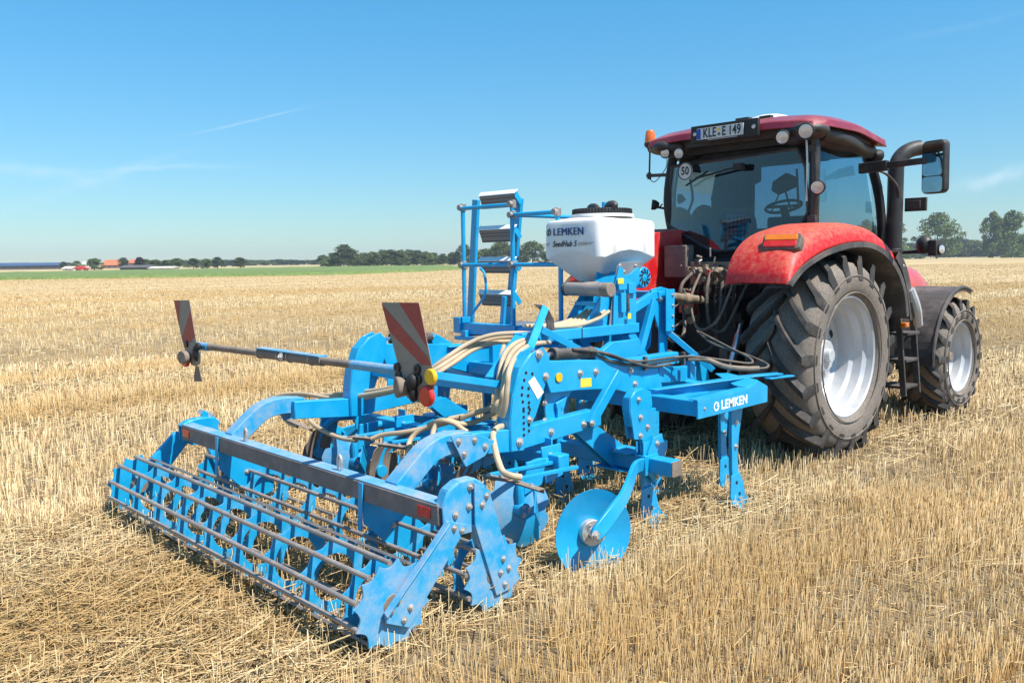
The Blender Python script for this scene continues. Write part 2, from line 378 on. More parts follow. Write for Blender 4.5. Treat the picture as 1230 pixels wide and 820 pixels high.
def straws():
    rg = np.random.default_rng(3)
    def zone(x, y):
        """0 = cut straw lying flat, 1 = standing stubble"""
        s = np.ones_like(x)
        worked = (x > -1.9) & (x < 2.6) & (y < -5.4)
        band = .5+.5*np.sin(x*2.1+.9*np.sin(y*.35)+.4*np.sin(y*1.3))
        s = .35+.65*band
        s = np.where(worked, .10, s)
        s = np.where((x > 1.65) & (y > -7.3+.25*np.sin(x*4)), 1., s)
        s = np.where((np.abs(x) < 1.6) & (y > -5.5) & (y < -1.2), .35, s)
        s = np.where((x < -1.8) & (x > -4.2) & (y < -4.2), np.maximum(s, .8), s)
        return s
    P = []; Dv = []; Wd = []; Ln = []
    def scatter(n, r0, r1, power, wscale, lscale, half=50):
        th = YAW + R_(half)*(rg.random(n)*2-1)
        u = rg.random(n); r = (r0**power + u*(r1**power-r0**power))**(1/power)
        x = CAM.x + math.sin(YAW)*2.2 - np.sin(th)*r; y = CAM.y - math.cos(YAW)*2.2 + np.cos(th)*r; r = r-2.0
        z = zone(x, y); st = rg.random(n) < z*.86+.03
        # drill rows 12.5 cm apart along Y for the standing stalks
        xr = np.round(x/.125)*.125 + rg.normal(0, .017, n)
        x = np.where(st, xr, x)
        a = rg.random(n)*2*PI; tilt = np.where(st, np.abs(rg.normal(0, .12, n)), PI/2 - np.abs(rg.normal(0, .20, n)))
        d = np.stack([np.sin(tilt)*np.cos(a), np.sin(tilt)*np.sin(a), np.cos(tilt)], 1)
        L = np.where(st, np.clip(rg.normal(.135, .035, n), .04, .24), np.clip(rg.normal(.13, .07, n) + .13*(z < .15)*rg.random(n), .03, .42))*lscale
        k = np.maximum(1, r/5.5)**.85
        W = np.where(st, .0050, .0054)*(.6+.8*rg.random(n))*k*wscale
        zz = np.where(st, -.02, np.abs(rg.normal(.0, .018, n)) + W)
        P.append(np.stack([x, y, zz], 1)); Dv.append(d); Ln.append(L); Wd.append(W)
    scatter(110000, 2.6, 9.2, 1.8, 1.08, 1)
    scatter(140000, 8.6, 20., 1.5, 1, 1)
    scatter(115000, 19., 64., 1.15, .8, 1.1); scatter(85000, 57., 170., .8, .7, .7)
    P = np.concatenate(P); Dv = np.concatenate(Dv); Wd = np.concatenate(Wd); Ln = np.concatenate(Ln); n = len(P)
    gp = .5+.25*np.sin(P[:,0]*3.1+1.7*np.sin(P[:,1]*1.3)) + .25*np.sin(P[:,1]*2.3+P[:,0]*1.1+2*np.sin(P[:,0]*.8))
    thin = (gp < .42) & (rg.random(n) < .55) & (Dv[:, 2] > .6)
    # keep stalks out of the wheels' footprints
    ok = ~thin
    for (cx, cy, hx, hy) in ((.94, 0, .34, .30), (-.94, 0, .34, .30), (.95, 2.86, .28, .24), (-.95, 2.86, .28, .24)):
        ok &= ~((np.abs(P[:, 0]-cx) < hx) & (np.abs(P[:, 1]-cy) < hy))
    P, Dv, Wd, Ln = P[ok], Dv[ok], Wd[ok], Ln[ok]; n = len(P)
    up = np.tile([[0, 0, 1.]], (n, 1)); up[np.abs(Dv[:, 2]) > .9] = [1, 0, 0]
    a = np.cross(Dv, up); a /= np.linalg.norm(a, axis=1, keepdims=True); b = np.cross(Dv, a)
    bendv = rg.normal(0, .06, (n, 3)); bendv[:, 2] *= .3
    rings = []
    for t, wk in ((0, 1.), (1., .72)):
        c = P + Dv*(Ln*t)[:, None] + bendv*(Ln*t*t)[:, None]
        for k in range(3):
            q = 2*PI*k/3
            rings.append(c + (a*math.cos(q) + b*math.sin(q))*(Wd*.5*wk)[:, None])
    v = np.stack(rings, 1).reshape(-1, 3)                # n,6,3
    o = (np.arange(n)*6)[:, None]
    f = np.concatenate([o + np.array([k, (k+1) % 3, 3+(k+1) % 3, 3+k]) for k in range(3)], 1).reshape(-1, 4)
    t3 = (o + np.array([3, 4, 5])).reshape(-1, 3)
    me = bpy.data.meshes.new('straw_stubble')
    me.vertices.add(len(v)); me.vertices.foreach_set('co', v.ravel().astype(np.float32))
    nl = f.size + t3.size; me.loops.add(nl); me.loops.foreach_set('vertex_index', np.concatenate([f.ravel(), t3.ravel()]).astype(np.int32))
    npol = len(f)+len(t3); me.polygons.add(npol)
    me.polygons.foreach_set('loop_start', np.concatenate([np.arange(len(f))*4, f.size + np.arange(len(t3))*3]).astype(np.int32))
    me.update(); me.validate()
    at_ = me.attributes.new('rnd', 'FLOAT', 'POINT'); at_.data.foreach_set('value', np.repeat(rg.random(n), 6).astype(np.float32))
    me.materials.append(strawmat())
    ob = bpy.data.objects.new('straw_stubble', me); sc.collection.objects.link(ob)
    ob['kind'] = 'stuff'; ob['label'] = 'cut cereal stubble and loose golden straw covering the field'; ob['category'] = 'straw'
straws()

# ------------------------------------------------------------------ far things
def far(px, D, z=0.):
    d = ray(px, 312); d.z = 0; d.normalize(); k = 1/ (d.dot(Vector((cF.x, cF.y, 0)).normalized()))
    p = Vector((CAM.x, CAM.y, 0)) + d*D*k; p.z = z; return p       # D = depth along the view
def leafmat(name, c1, c2):
    m, nt, p = newmat(name)
    at_ = N(nt, 'ShaderNodeAttribute', attribute_name='rnd')
    nt.links.new(mixc(nt, at_.outputs['Fac'], c1, c2), p.inputs['Base Color']); p.inputs['Roughness'].default_value = .7
    p.inputs['Specular IOR Level'].default_value = .15
    p.inputs['Subsurface Weight'].default_value = 0
    return m
LF = [leafmat('leaf_green', (.055, .082, .026), (.16, .20, .07)), leafmat('leaf_dark', (.040, .060, .025), (.115, .145, .060)),
      leafmat('leaf_olive', (.07, .105, .030), (.20, .25, .085)), leafmat('leaf_copper', (.030, .018, .022), (.07, .045, .045))]
bark = surf('bark', (.10, .08, .06), .9, 0, .1, .1, 8)
def leafmesh(name, c, rnd, size, rg, mt):
    n = len(c); nr = rg.normal(0, 1, (n, 3)); nr[:, 2] += .5; nr /= np.linalg.norm(nr, axis=1, keepdims=True)
    a = np.cross(nr, rg.normal(0, 1, (n, 3))); a /= np.linalg.norm(a, axis=1, keepdims=True); b = np.cross(nr, a)
    s = (size*(.6+.8*rg.random(n)))[:, None]
    v = np.stack([c-a*s-b*s*.55, c+a*s-b*s*.55, c+a*s*.7+b*s*.6, c-a*s*.6+b*s*.7], 1).reshape(-1, 3)
    me = bpy.data.meshes.new(name); me.from_pydata(v.tolist(), [], (np.arange(n*4).reshape(-1, 4)).tolist())
    at_ = me.attributes.new('rnd', 'FLOAT', 'POINT'); at_.data.foreach_set('value', np.repeat(rnd, 4).astype(np.float32)); me.materials.append(mt); return me
def crown_mesh(seed, H, Wd, mt, nclump=38, per=75, base=.14, leaf=.30, open_=0.):
    rg = np.random.default_rng(seed); cs = []; rn = []
    for i in range(nclump):
        t = rg.random()**.8; z = H*(base + (1-base)*t*.95)
        env = math.sin(PI*min(1, (.16+.84*t)**.85))**.6 * Wd/2*(.9+.2*rg.random())
        ang = rg.random()*2*PI; rr = env*math.sqrt(rg.random())*.95
        c = np.array([math.cos(ang)*rr, math.sin(ang)*rr, z]); R = (.11+.09*rg.random())*Wd*(1-open_*.35)
        q = rg.normal(0, 1, (per, 3)); q /= np.linalg.norm(q, axis=1, keepdims=True); q *= (R*rg.random(per)**.35)[:, None]; q[:, 2] *= .72
        pts = c+q; pts[:, 2] = np.clip(pts[:, 2], .3, H); cs.append(pts); rn.append(np.clip(rg.normal(.2+.6*rg.random(), .16, per), 0, 1))
    return leafmesh('crown', np.concatenate(cs), np.concatenate(rn), leaf, rg, mt)
def trunk_mb(H, r, rg, limbs=5):
    t = MB(); t.sweep(crom([(0,0,-.3), (.1*r, 0, H*.3), (0, .1, H*.6), (.2, 0, H*.85)], 3), [r*1.25]+[r*(1-.09*i) for i in range(9)], 7)
    for i in range(limbs):
        a = rg.random()*6.28; z = H*(.28+.09*i); e = V(math.cos(a)*H*.2, math.sin(a)*H*.2, z+H*.2)
        t.sweep([(0,0,z), V(math.cos(a)*H*.1, math.sin(a)*H*.1, z+H*.06), e], [r*.5, r*.33, r*.12], 5)
    return t
def make_tree(kind, seed, H, Wd, mt, **kw):
    rg = random.Random(seed); r = H*.02
    root = empty(kind, (0,0,0))
    trunk_mb(H, r, rg).build('trunk', bark, root)
    cm = crown_mesh(seed, H, Wd, mt, **kw); c = bpy.data.objects.new('crown', cm); sc.collection.objects.link(c); setp(c, root)
    root['_h'] = H; return root
tree_protos = [make_tree('broadleaf_tree', 11, 11, 11, LF[0], base=.06), make_tree('broadleaf_tree', 12, 12, 10, LF[1], base=.08),
               make_tree('broadleaf_tree', 13, 10, 12, LF[2], base=.04), make_tree('broadleaf_tree', 14, 13, 11, LF[0], base=.08, nclump=46),
               make_tree('broadleaf_tree', 15, 9, 10, LF[1], base=.02)]
used = set()
def put_tree(px, D, h, label, group, k, wf=1., proto=None):
    p = tree_protos[k] if proto is None else proto
    o = p if p.name not in used else copy_tree(p)
    used.add(p.name); s = h/p['_h']
    if '_h' in o: pass
    o.location = far(px, D); o.scale = (s*wf, s*wf, s); o.rotation_euler.z = random.random()*6.28
    o['label'] = label; o['category'] = 'tree'
    if group: o['group'] = group
    return o
def hpx(top, bottom, D): return (bottom-top)*D/FOC
# woodland edge left of the steps: a belt of trees of uneven height, each one its own tree
G1 = 'trees of the woodland edge behind the green crop'
belt = [(388, 306, 0, 1), (400, 304, 2, 1), (413, 294, 1, 1.1), (424, 303, 0, 1), (437, 304, 2, 1), (448, 302, 0, 1), (460, 300, 3, 1.), (470, 300, 1, 1), (481, 300, 0, 1),
        (491, 300, 3, 1), (501, 301, 1, 1), (511, 302, 0, 1), (521, 304, 2, 1), (532, 305, 1, 1), (545, 303, 0, 1), (557, 294, 1, 1), (571, 301, 2, 1), (582, 299, 0, 1), (594, 297, 1, 1.),
        (604, 290, 3, 1.1), (618, 296, 1, 1), (640, 290, 3, 1.15), (655, 302, 0, 1), (668, 300, 1, 1), (684, 299, 0, 1)]
where = {388: 'lowest round tree at the left end of the woodland belt', 413: 'tallest domed tree at the left end of the woodland belt', 557: 'tall tree seen just left of the blue step stiles',
         604: 'broad dark tree seen between the blue steps', 640: 'round dark tree standing alone right of the blue steps', 684: 'treetop just left of the white hopper'}
for (x, top, k, wf) in belt:
    D = 330 + random.random()*30; base = 316.5 - (x-400)*.012 + 2.5
    put_tree(x, D, hpx(top-1, base, D), where.get(x, 'dark green tree packed in the woodland belt on the horizon'), G1, k, wf*1.45)
    if x not in (640, 557) and x < 640:
        put_tree(x+5, D+25, hpx(top+3, base, D+25), 'dark green tree packed in the woodland belt on the horizon', G1, (k+2) % 5, 1.7)
# lower far trees and the farm's trees at left
G2 = 'small trees in the far hedge line'
for x in range(180, 394, 7):
    D = 560+random.random()*60; base = 321 - x*.010
    put_tree(x, D, hpx(311.0+random.random()*1.8 - (x-184)*.004, base, D), 'low dark tree in the far hedge line left of the woodland', G2, random.randrange(5), 3.0)
G3 = 'trees around the farmstead'
for (x, top, k, wf, lab) in ((186, 312, 0, 1., 'rounded green tree first right of the dark farm shed'), (198, 313, 1, .9, 'dark shrubby tree in the row right of the farmstead'),
        (213, 310.5, 3, 1.2, 'broad green tree third in the row right of the farmstead'), (232, 311, 1, 1., 'round dark tree in the middle of the row right of the farmstead'),
        (248, 311, 0, .85, 'narrow round tree between two broader ones right of the farmstead'), (261, 309.5, 1, 1.1, 'tall round tree near the right end of the farm row'),
        (288, 310, 1, 1.05, 'lone round tree standing apart right of the farm row'), (175, 312, 2, 1., 'light green tree behind the dark farm shed'),
        (113, 310.5, 0, 1.5, 'broad green tree left of the orange roofed barn'), (92, 314, 2, 1.2, 'low green tree between white wall and solar roof'), (76, 315, 1, 1.2, 'low dark tree behind the solar roofed barn gable'),
        (148, 310, 1, 1.1, 'dark round tree between the two orange roofs')):
    D = 300+random.random()*15; base = 324.5 - x*.012
    put_tree(x, D, hpx(top-1.5, base, D), lab, G3, k, wf*(1.75 if x > 172 else 1.15))
cop = make_tree('copper_beech', 31, 8, 8, LF[3], base=.05)
put_tree(168, 296, hpx(307.5, 322, 296), 'dark purple leaved tree beside the small orange roof', None, 0, 1.05, cop)
# right hand side: tall airy trees and the wood behind them
G4 = 'tall trees on the right horizon'
bigs = [make_tree('poplar_tree', 41, 18, 17, LF[2], nclump=60, per=85, leaf=.34, open_=.5, base=.10), make_tree('poplar_tree', 42, 18, 15, LF[2], nclump=64, per=85, leaf=.34, open_=.5, base=.06)]
for (x, top, k, wf, lab) in ((1062, 257, 0, 1.05, 'tall airy tree partly behind the tractor exhaust'), (1040, 262, 1, .9, 'tall tree seen through the cab side window'),
        (1125, 255, 0, 1., 'large open crowned tree right of the tractor mirror'), (1192, 254, 1, .72, 'left half of the pair of tall trees at the right edge'), (1214, 253, 1, .85, 'right half of the pair of tall trees at the right edge')):
    D = 370; put_tree(x, D, hpx(top, 309, D), lab, G4, 0, wf, bigs[k])
G5 = 'trees of the wood on the right horizon'
for x in range(1030, 1262, 8):
    D = 470+random.random()*40
    put_tree(x, D, hpx(286+3*math.sin(x*.07)+random.random()*3, 307.5, D), 'dark tree of the low wood behind the tall airy trees', G5, random.randrange(5), 1.7)
G6 = 'bushes along the right field edge'
bush = make_tree('bush', 51, 3, 8, LF[2], base=.0, nclump=26, leaf=.2)
for i, (x, top, wf) in enumerate(((1088, 303.5, .9), (1103, 304, .9), (1222, 302, 1.2), (1240, 303, 1.1), (1205, 305.5, .8))):
    put_tree(x, 352, hpx(top, 309, 352), ['light green bush nearest the tractor exhaust', 'light green bush below the open crowned tree', 'broad light green bush at the right edge of the field', 'pale bush just past the right edge', 'small bush under the pair of tall trees'][i], G6, 0, wf*1.1, bush)

# green crop strip
def crop():
    rg = np.random.default_rng(5); n1 = []
    pts_f = [far(-160, 114), far(0, 114), far(200, 117), far(400, 121), far(500, 143), far(562, 172)]
    pts_b = [far(-160, 214), far(0, 214), far(200, 250), far(400, 300), far(500, 300), far(562, 260)]
    gs = []
    for k in range(len(pts_f)-1):
        for s in range(10):
            t = s/10; gs.append((pts_f[k].lerp(pts_f[k+1], t), pts_b[k].lerp(pts_b[k+1], t)))
    gs.append((pts_f[-1], pts_b[-1])); vs = []; fs = []; m_ = 26
    for i, (a, b) in enumerate(gs):
        for j in range(m_):
            p = a.lerp(b, (j/(m_-1))**1.7); e = min(i, len(gs)-1-i, 4)/4
            z = (-.1 if j in (0, m_-1) else .28+.16*rg.random())*max(e, .05); vs.append((p.x, p.y, z))
    for i in range(len(gs)-1):
        for j in range(m_-1):
            fs.append((i*m_+j, i*m_+j+1, (i+1)*m_+j+1, (i+1)*m_+j))
    m, nt, p = newmat('leafy_crop'); ge = N(nt, 'ShaderNodeNewGeometry')
    n = N(nt, 'ShaderNodeTexNoise', Scale=.9, Detail=8., Roughness=.8); nt.links.new(ge.outputs['Position'], n.inputs['Vector'])
    nb = N(nt, 'ShaderNodeTexNoise', Scale=.05, Detail=3.); nt.links.new(ge.outputs['Position'], nb.inputs['Vector'])
    c = mixc(nt, ramp(nt, n.outputs['Fac'], .35, .65), (.085, .135, .022), (.22, .29, .07)); c = mixc(nt, ramp(nt, nb.outputs['Fac'], .4, .65, 0, .4), c, (.20, .25, .08))
    nt.links.new(c, p.inputs['Base Color']); p.inputs['Roughness'].default_value = .8
    b = N(nt, 'ShaderNodeBump', Strength=.8, Distance=.4); nt.links.new(n.outputs['Fac'], b.inputs['Height']); nt.links.new(b.outputs[0], p.inputs['Normal'])
    me = bpy.data.meshes.new('leafy_crop'); me.from_pydata(vs, [], fs); me.materials.append(m)
    o = bpy.data.objects.new('leafy_crop', me); sc.collection.objects.link(o); o['kind'] = 'stuff'; o['label'] = 'strip of low green leafy crop beyond the stubble'; o['category'] = 'crop'
crop()

# farm buildings
solar, nts, ps = newmat('solar_roof')
ge = N(nts, 'ShaderNodeTexCoord'); br = N(nts, 'ShaderNodeTexBrick', Scale=.6); nts.links.new(ge.outputs['Object'], br.inputs['Vector'])
br.inputs['Color1'].default_value = (.035, .05, .14, 1); br.inputs['Color2'].default_value = (.045, .06, .16, 1); br.inputs['Mortar'].default_value = (.1, .11, .15, 1); br.inputs['Mortar Size'].default_value = .03; br.offset = 0
nts.links.new(br.outputs[0], ps.inputs['Base Color']); ps.inputs['Roughness'].default_value = .3
tile = surf('orange_roof_tiles', (.55, .17, .06), .7, 0, .2, .1, 3, dcol=(.3, .13, .08)); brick = surf('brick_wall', (.30, .15, .10), .85, 0, .2, 0, 3)
cream = surf('pale_render', (.62, .58, .50), .8, 0, .1, 0, 3); darkroof = surf('dark_sheet_roof', (.07, .075, .085), .6, 0, .3, .1, 3); wood = surf('dark_boards', (.07, .055, .045), .8, 0, .2, 0, 3)
pane = surf('window_pane', (.04, .05, .06), .15, 0, 0, 0, 3)
def house(name, px0, px1, D, ztop, zeave, depth, wall, roof, label, cat, nwin=0, gablewall=None):
    a, b = far(px0, D), far(px1, D); u = (b-a); L = u.length; u.normalize(); v = V(-u.y, u.x, 0)
    if v.dot(cF) < 0: v = -v
    root = empty(name, a.lerp(b, .5), label, cat)
    Z = V(0, 0, 1); q = MB(); h = depth/2
    for e in (0, 1):
        p = a.lerp(b, e)
        q.plate([p, p+v*depth, p+v*depth+Z*zeave, p+v*h+Z*(ztop-.12), p+Z*zeave], .2)
    q.plate([a, b, b+Z*zeave, a+Z*zeave], .2); q.plate([a+v*depth, b+v*depth, b+v*depth+Z*zeave, a+v*depth+Z*zeave], .2)
    wl_ = q.build('wall', wall, root, smooth=False)
    r = MB(); e = u*.5; lo = zeave-.15
    r.plate([a-e-v*.4+Z*lo, b+e-v*.4+Z*lo, b+e+v*h+Z*ztop, a-e+v*h+Z*ztop], .18); r.plate([a-e+v*(depth+.4)+Z*lo, b+e+v*(depth+.4)+Z*lo, b+e+v*h+Z*ztop, a-e+v*h+Z*ztop], .18)
    r.build('roof', roof, root, smooth=False)
    for k in range(nwin):
        c = a.lerp(b, (k+.5)/nwin) - v*.12 + Z*zeave*.5; wq = MB(); s = min(.6, zeave*.22)
        wq.plate([c-u*s-Z*s, c+u*s-Z*s, c+u*s+Z*s, c-u*s+Z*s], .06); wq.build('window', pane, root, smooth=False)
    return root
house('solar_barn', -60, 70, 420, 3.1, 1.9, 18, wood, solar, 'long low barn with a dark blue solar panel roof', 'barn', 9)
house('solar_barn', -90, 24, 450, 3.3, 1.8, 16, wood, solar, 'second solar roofed barn behind the long low one', 'barn', 5)
house('farmhouse', 121, 141, 420, 4.1, 1.6, 12, brick, tile, 'brick farmhouse with a large orange tiled roof', 'house', 3)
house('farmhouse', 153, 163, 440, 4.3, 2.6, 9, brick, tile, 'small house with an orange roof beside the purple tree', 'house', 2)
house('farm_shed', 144, 176, 290, 1.5, .9, 8, wood, darkroof, 'long dark roofed shed right of the orange roofed house', 'shed', 5)
house('farm_shed', 178, 206, 290, .95, .6, 6, cream, cream, 'low pale shed at the right end of the farm', 'shed', 3)
house('farm_shed', 75, 84, 290, 1.35, .8, 5, cream, cream, 'small white shed right of the solar barn', 'shed', 1)
house('cottage', 98, 102.5, 400, 3.4, 2.2, 5, cream, cream, 'tall narrow pale gable left of the orange roof', 'house', 1)
# a parked red car by the farm, far off
def farcar():
    c = far(98, 288); u = (far(106, 288)-far(98, 288)).normalized(); v = V(-u.y, u.x, 0); Z = V(0,0,1)
    r = empty('parked_car', c, 'tiny red car parked in front of the farm', 'car')
    b = MB(); P = lambda s, z, y: c+u*s+v*y+Z*z
    b.plate([P(-2.1,.35,0), P(2.1,.35,0), P(2.1,.85,0), P(1.2,.95,0), P(.7,1.45,0), P(-1.2,1.5,0), P(-1.9,.95,0), P(-2.1,.9,0)], 1.7).build('body', M['red'], r)
    for s in (-1.3, 1.3):
        for y in (-.86, .86): MB().cyl(P(s,.33,y-.1), P(s,.33,y+.1), .33, n=16).build('wheel', M['black'], r)
farcar()
# ================================================================== TRACTOR
T = empty('tractor', (0, 1.2, 0), 'dusty red tractor with black cab and silver wheels parked on the stubble', 'tractor')

def make_wheel(name, R, W, rimR, cx, cy, side, nlug, lugh, steer=0., cap=False, label=None):
    """wheel centred at (cx, cy, R-.02): tyre with chevron lugs, rim and hub as its pieces"""
    o = empty(name, (cx, cy, R-.02), None, None, None, T)
    if label: o['label'] = label
    C0 = V(cx, cy, R-.02); h = W/2; Rb = R - lugh
    def prof(t):      # t in 0..1 from centre line to outer sidewall : carcass surface (offset, radius)
        P = [(0, Rb), (h*.45, Rb-.006), (h*.80, Rb-.030), (h*.95, Rb-.075)]
        t *= 3; i = min(int(t), 2); f = t-i
        return (P[i][0]*(1-f)+P[i+1][0]*f, P[i][1]*(1-f)+P[i+1][1]*f)
    pr = [(0, Rb), (h*.45, Rb-.006), (h*.80, Rb-.030), (h*.93, Rb-.070), (h*.99, Rb-.13), (h*1.02, (Rb+rimR)/2-.0), (h*.99, rimR+.09), (h*.90, rimR+.035), (h*.84, rimR+.03), (h*.82, rimR-.005)]
    full = [(-a, r) for a, r in pr[::-1]] + pr[1:]
    t = MB(); t.lathe(full, C0, (1,0,0), 96)
    # raised rings on the sidewall
    for rr in (rimR+.055, (Rb+rimR)/2+.03):
        for sg in (-1, 1):
            hh = h*1.0 if rr < rimR+.06 else h*1.018
            t.lathe([(sg*(hh-.006), rr-.007), (sg*(hh+.004), rr-.004), (sg*(hh+.004), rr+.004), (sg*(hh-.006), rr+.007)], C0, (1,0,0), 96)
    tyre = t.build(name.replace('wheel', 'tyre'), M['side'], o, ang=50)
    l = MB(); da = 2*PI/nlug; SEG = 7
    for sg in (-1, 1):
        for k in range(nlug):
            a0 = k*da + (da/2 if sg > 0 else 0)
            vs = []; fs = []
            for i in range(SEG+1):
                u = i/SEG
                if u < .86:
                    x = h*(-.06 + (1.02+.06)*u/.86*.93); rt = R - .022*max(0, u-.45)/.41*1.; 
                    rb = Rb - .035*u
                else:
                    q = (u-.86)/.14; x = h*(.945+.055*q); rt = R-.022-.13*q*lugh/.05; rb = Rb-.05-.13*q
                    rt = max(rt, rb+.004)
                lag = (.66*(u/.86)**.85 if u < .86 else .66+.02*(u-.86))*(.62/ (R))*(W/.62)
                wt = (.046 + .020*u)*(R/.94)**.5; wb = wt*1.75
                for (r_, ww) in ((rt, wt), (rb, wb)):
                    for s2 in (-1, 1):
                        a = a0 - lag + s2*ww/2/R + (0.010 if u < .1 else 0)
                        xx = x if r_ == rt else x*1.0+ (0.012 if u > .9 else 0)
                        vs.append(C0 + V(sg*xx, -r_*math.cos(a), r_*math.sin(a)))
            for i in range(SEG):
                b = i*4; c = b+4
                fs += [(b, c, c+1, b+1), (b, b+2, c+2, c), (b+1, c+1, c+3, b+3)]
            fs += [(0, 1, 3, 2), (SEG*4, SEG*4+2, SEG*4+3, SEG*4+1)]
            l.add(vs, fs)
    l.build('tyre_tread', M['rubber'], o, ang=30)
    # rim
    s = side; d = h*.80
    q = MB()
    q.lathe([(s*(d+.012), rimR+.030), (s*(d+.020), rimR+.012), (s*(d+.006), rimR-.004), (s*(d-.05), rimR-.012), (s*(d-.08), rimR-.045), (s*(d-.16), rimR-.055), (s*(d-.19), rimR-.085),
             (s*(d-.30), rimR-.095), (s*(d-.33), rimR-.12), (s*(d-.33), rimR*.60), (s*(d-.27), rimR*.50), (s*(d-.25), rimR*.32), (s*(d-.25), 0)], C0, (1,0,0), 72)
    q.lathe([(-s*(d+.01), rimR+.03), (-s*(d-.05), rimR-.01), (-s*(d-.2), rimR-.09), (s*(d-.33), rimR-.10)], C0, (1,0,0), 72)
    rim = q.build('rim', M['rim'], o, ang=28)
    hb = MB(); x0 = cx+s*(d-.26); x1 = cx + s*(d-.17)
    if cap:
        hb.cyl((x0, cy, C0.z), (x1+s*.02, cy, C0.z), rimR*.42, rimR*.36, 28); hb.cyl((x1, cy, C0.z), (x1+s*.10, cy, C0.z), rimR*.17, rimR*.14, 20)
        hb.build('hub', M['mud'], o, bevel=.004)
    else:
        hb.cyl((x0, cy, C0.z), (x1-s*.02, cy, C0.z), .15, .14, 28); hb.cyl((x1-s*.04, cy, C0.z), (x1+s*.03, cy, C0.z), .065, .06, 20)
        hb.build('hub', M['rim'], o, bevel=.004)
    nb = 10 if not cap else 8; rb_ = .205 if not cap else rimR*.31
    for k in range(nb):
        a = 2*PI*k/nb; bx = x0+s*.012 if not cap else x1+s*.02
        bolt(o, (bx, cy+rb_*math.cos(a), C0.z+rb_*math.sin(a)), (s, 0, 0), .016, 'wheel_nut')
    if not cap:
        for a in (3.6, .45):
            hh = MB(); rr = rimR*.72
            hh.cyl((cx+s*(d-.332), cy+rr*math.cos(a), C0.z+rr*math.sin(a)), (cx+s*(d-.326), cy+rr*math.cos(a), C0.z+rr*math.sin(a)), .04, n=20)
            hh.build('rim_hole', M['black'], o)
    return o
RW, FW = .945, .69
make_wheel('rear_wheel', RW, .64, .535, .945, 0, 1, 19, .060)
make_wheel('rear_wheel', RW, .64, .535, -.945, 0, -1, 19, .060)
make_wheel('front_wheel', FW, .50, .375, .965, 2.86, 1, 18, .042, cap=True)
make_wheel('front_wheel', FW, .50, .375, -.965, 2.86, -1, 18, .042, cap=True)

# ---- chassis and drive line
q = MB(); q.box(-.24, .24, -.35, 1.6, .62, 1.15); q.box(-.20, .20, 1.6, 4.1, .62, 1.0); q.box(-.30, .30, -.42, .3, .75, 1.45)
q.cyl((-.66, 0, .925), (.66, 0, .925), .17, n=20); q.cyl((-.40, 0, .925), (.40, 0, .925), .24, n=20)
q.build('transmission', M['black'], T, bevel=.02)
q = MB(); q.cyl((-.74, 2.86, .67), (.74, 2.86, .67), .09, n=16); q.box(-.17, .17, 2.7, 3.02, .52, .85)
for s in (-1, 1): q.cyl((s*.62, 2.86, .67), (s*.80, 2.86, .67), .16, n=20)
q.build('front_axle', M['mud'], T)
q = MB()
for s in (-1, 1):
    q.plate([(s*.16, 3.9, .75), (s*.34, 3.9, .75), (s*.34, 4.5, .75), (s*.16, 4.5, .75)], .25)
q.box(-.34, .34, 4.3, 4.62, .62, 1.0); q.build('front_weight', M['black'], T, bevel=.03)
# ---- bonnet
q = MB()
sec = [(1.35, .40, 1.20, 1.93), (2.2, .40, 1.18, 1.90), (3.2, .38, 1.14, 1.80), (3.9, .35, 1.08, 1.68), (4.3, .30, 1.04, 1.52), (4.42, .22, 1.06, 1.36)]
vs = []; nseg = 12
for (y, hw, z0, z1) in sec:
    for k in range(nseg+1):
        t = k/nseg
        a = PI*t; x = hw*math.copysign(abs(math.cos(a))**.45, math.cos(a)); z = z0+(z1-z0)*(abs(math.sin(a))**.42)
        vs.append((x, y, z))
fs = []
for i in range(len(sec)-1):
    for k in range(nseg): fs.append((i*(nseg+1)+k, i*(nseg+1)+k+1, (i+1)*(nseg+1)+k+1, (i+1)*(nseg+1)+k))
fs.append(tuple(range(nseg, -1, -1))); L = (len(sec)-1)*(nseg+1); fs.append(tuple(L+k for k in range(nseg+1)))
q.add(vs, fs); q.build('bonnet', M['red'], T, ang=50)
q = MB()
for s in (-1, 1):
    for k in range(7): q.box(s*.385-.012, s*.385+.012, 1.9+k*.22, 2.05+k*.22, 1.30, 1.50)
q.build('bonnet_grille', M['black'], T)

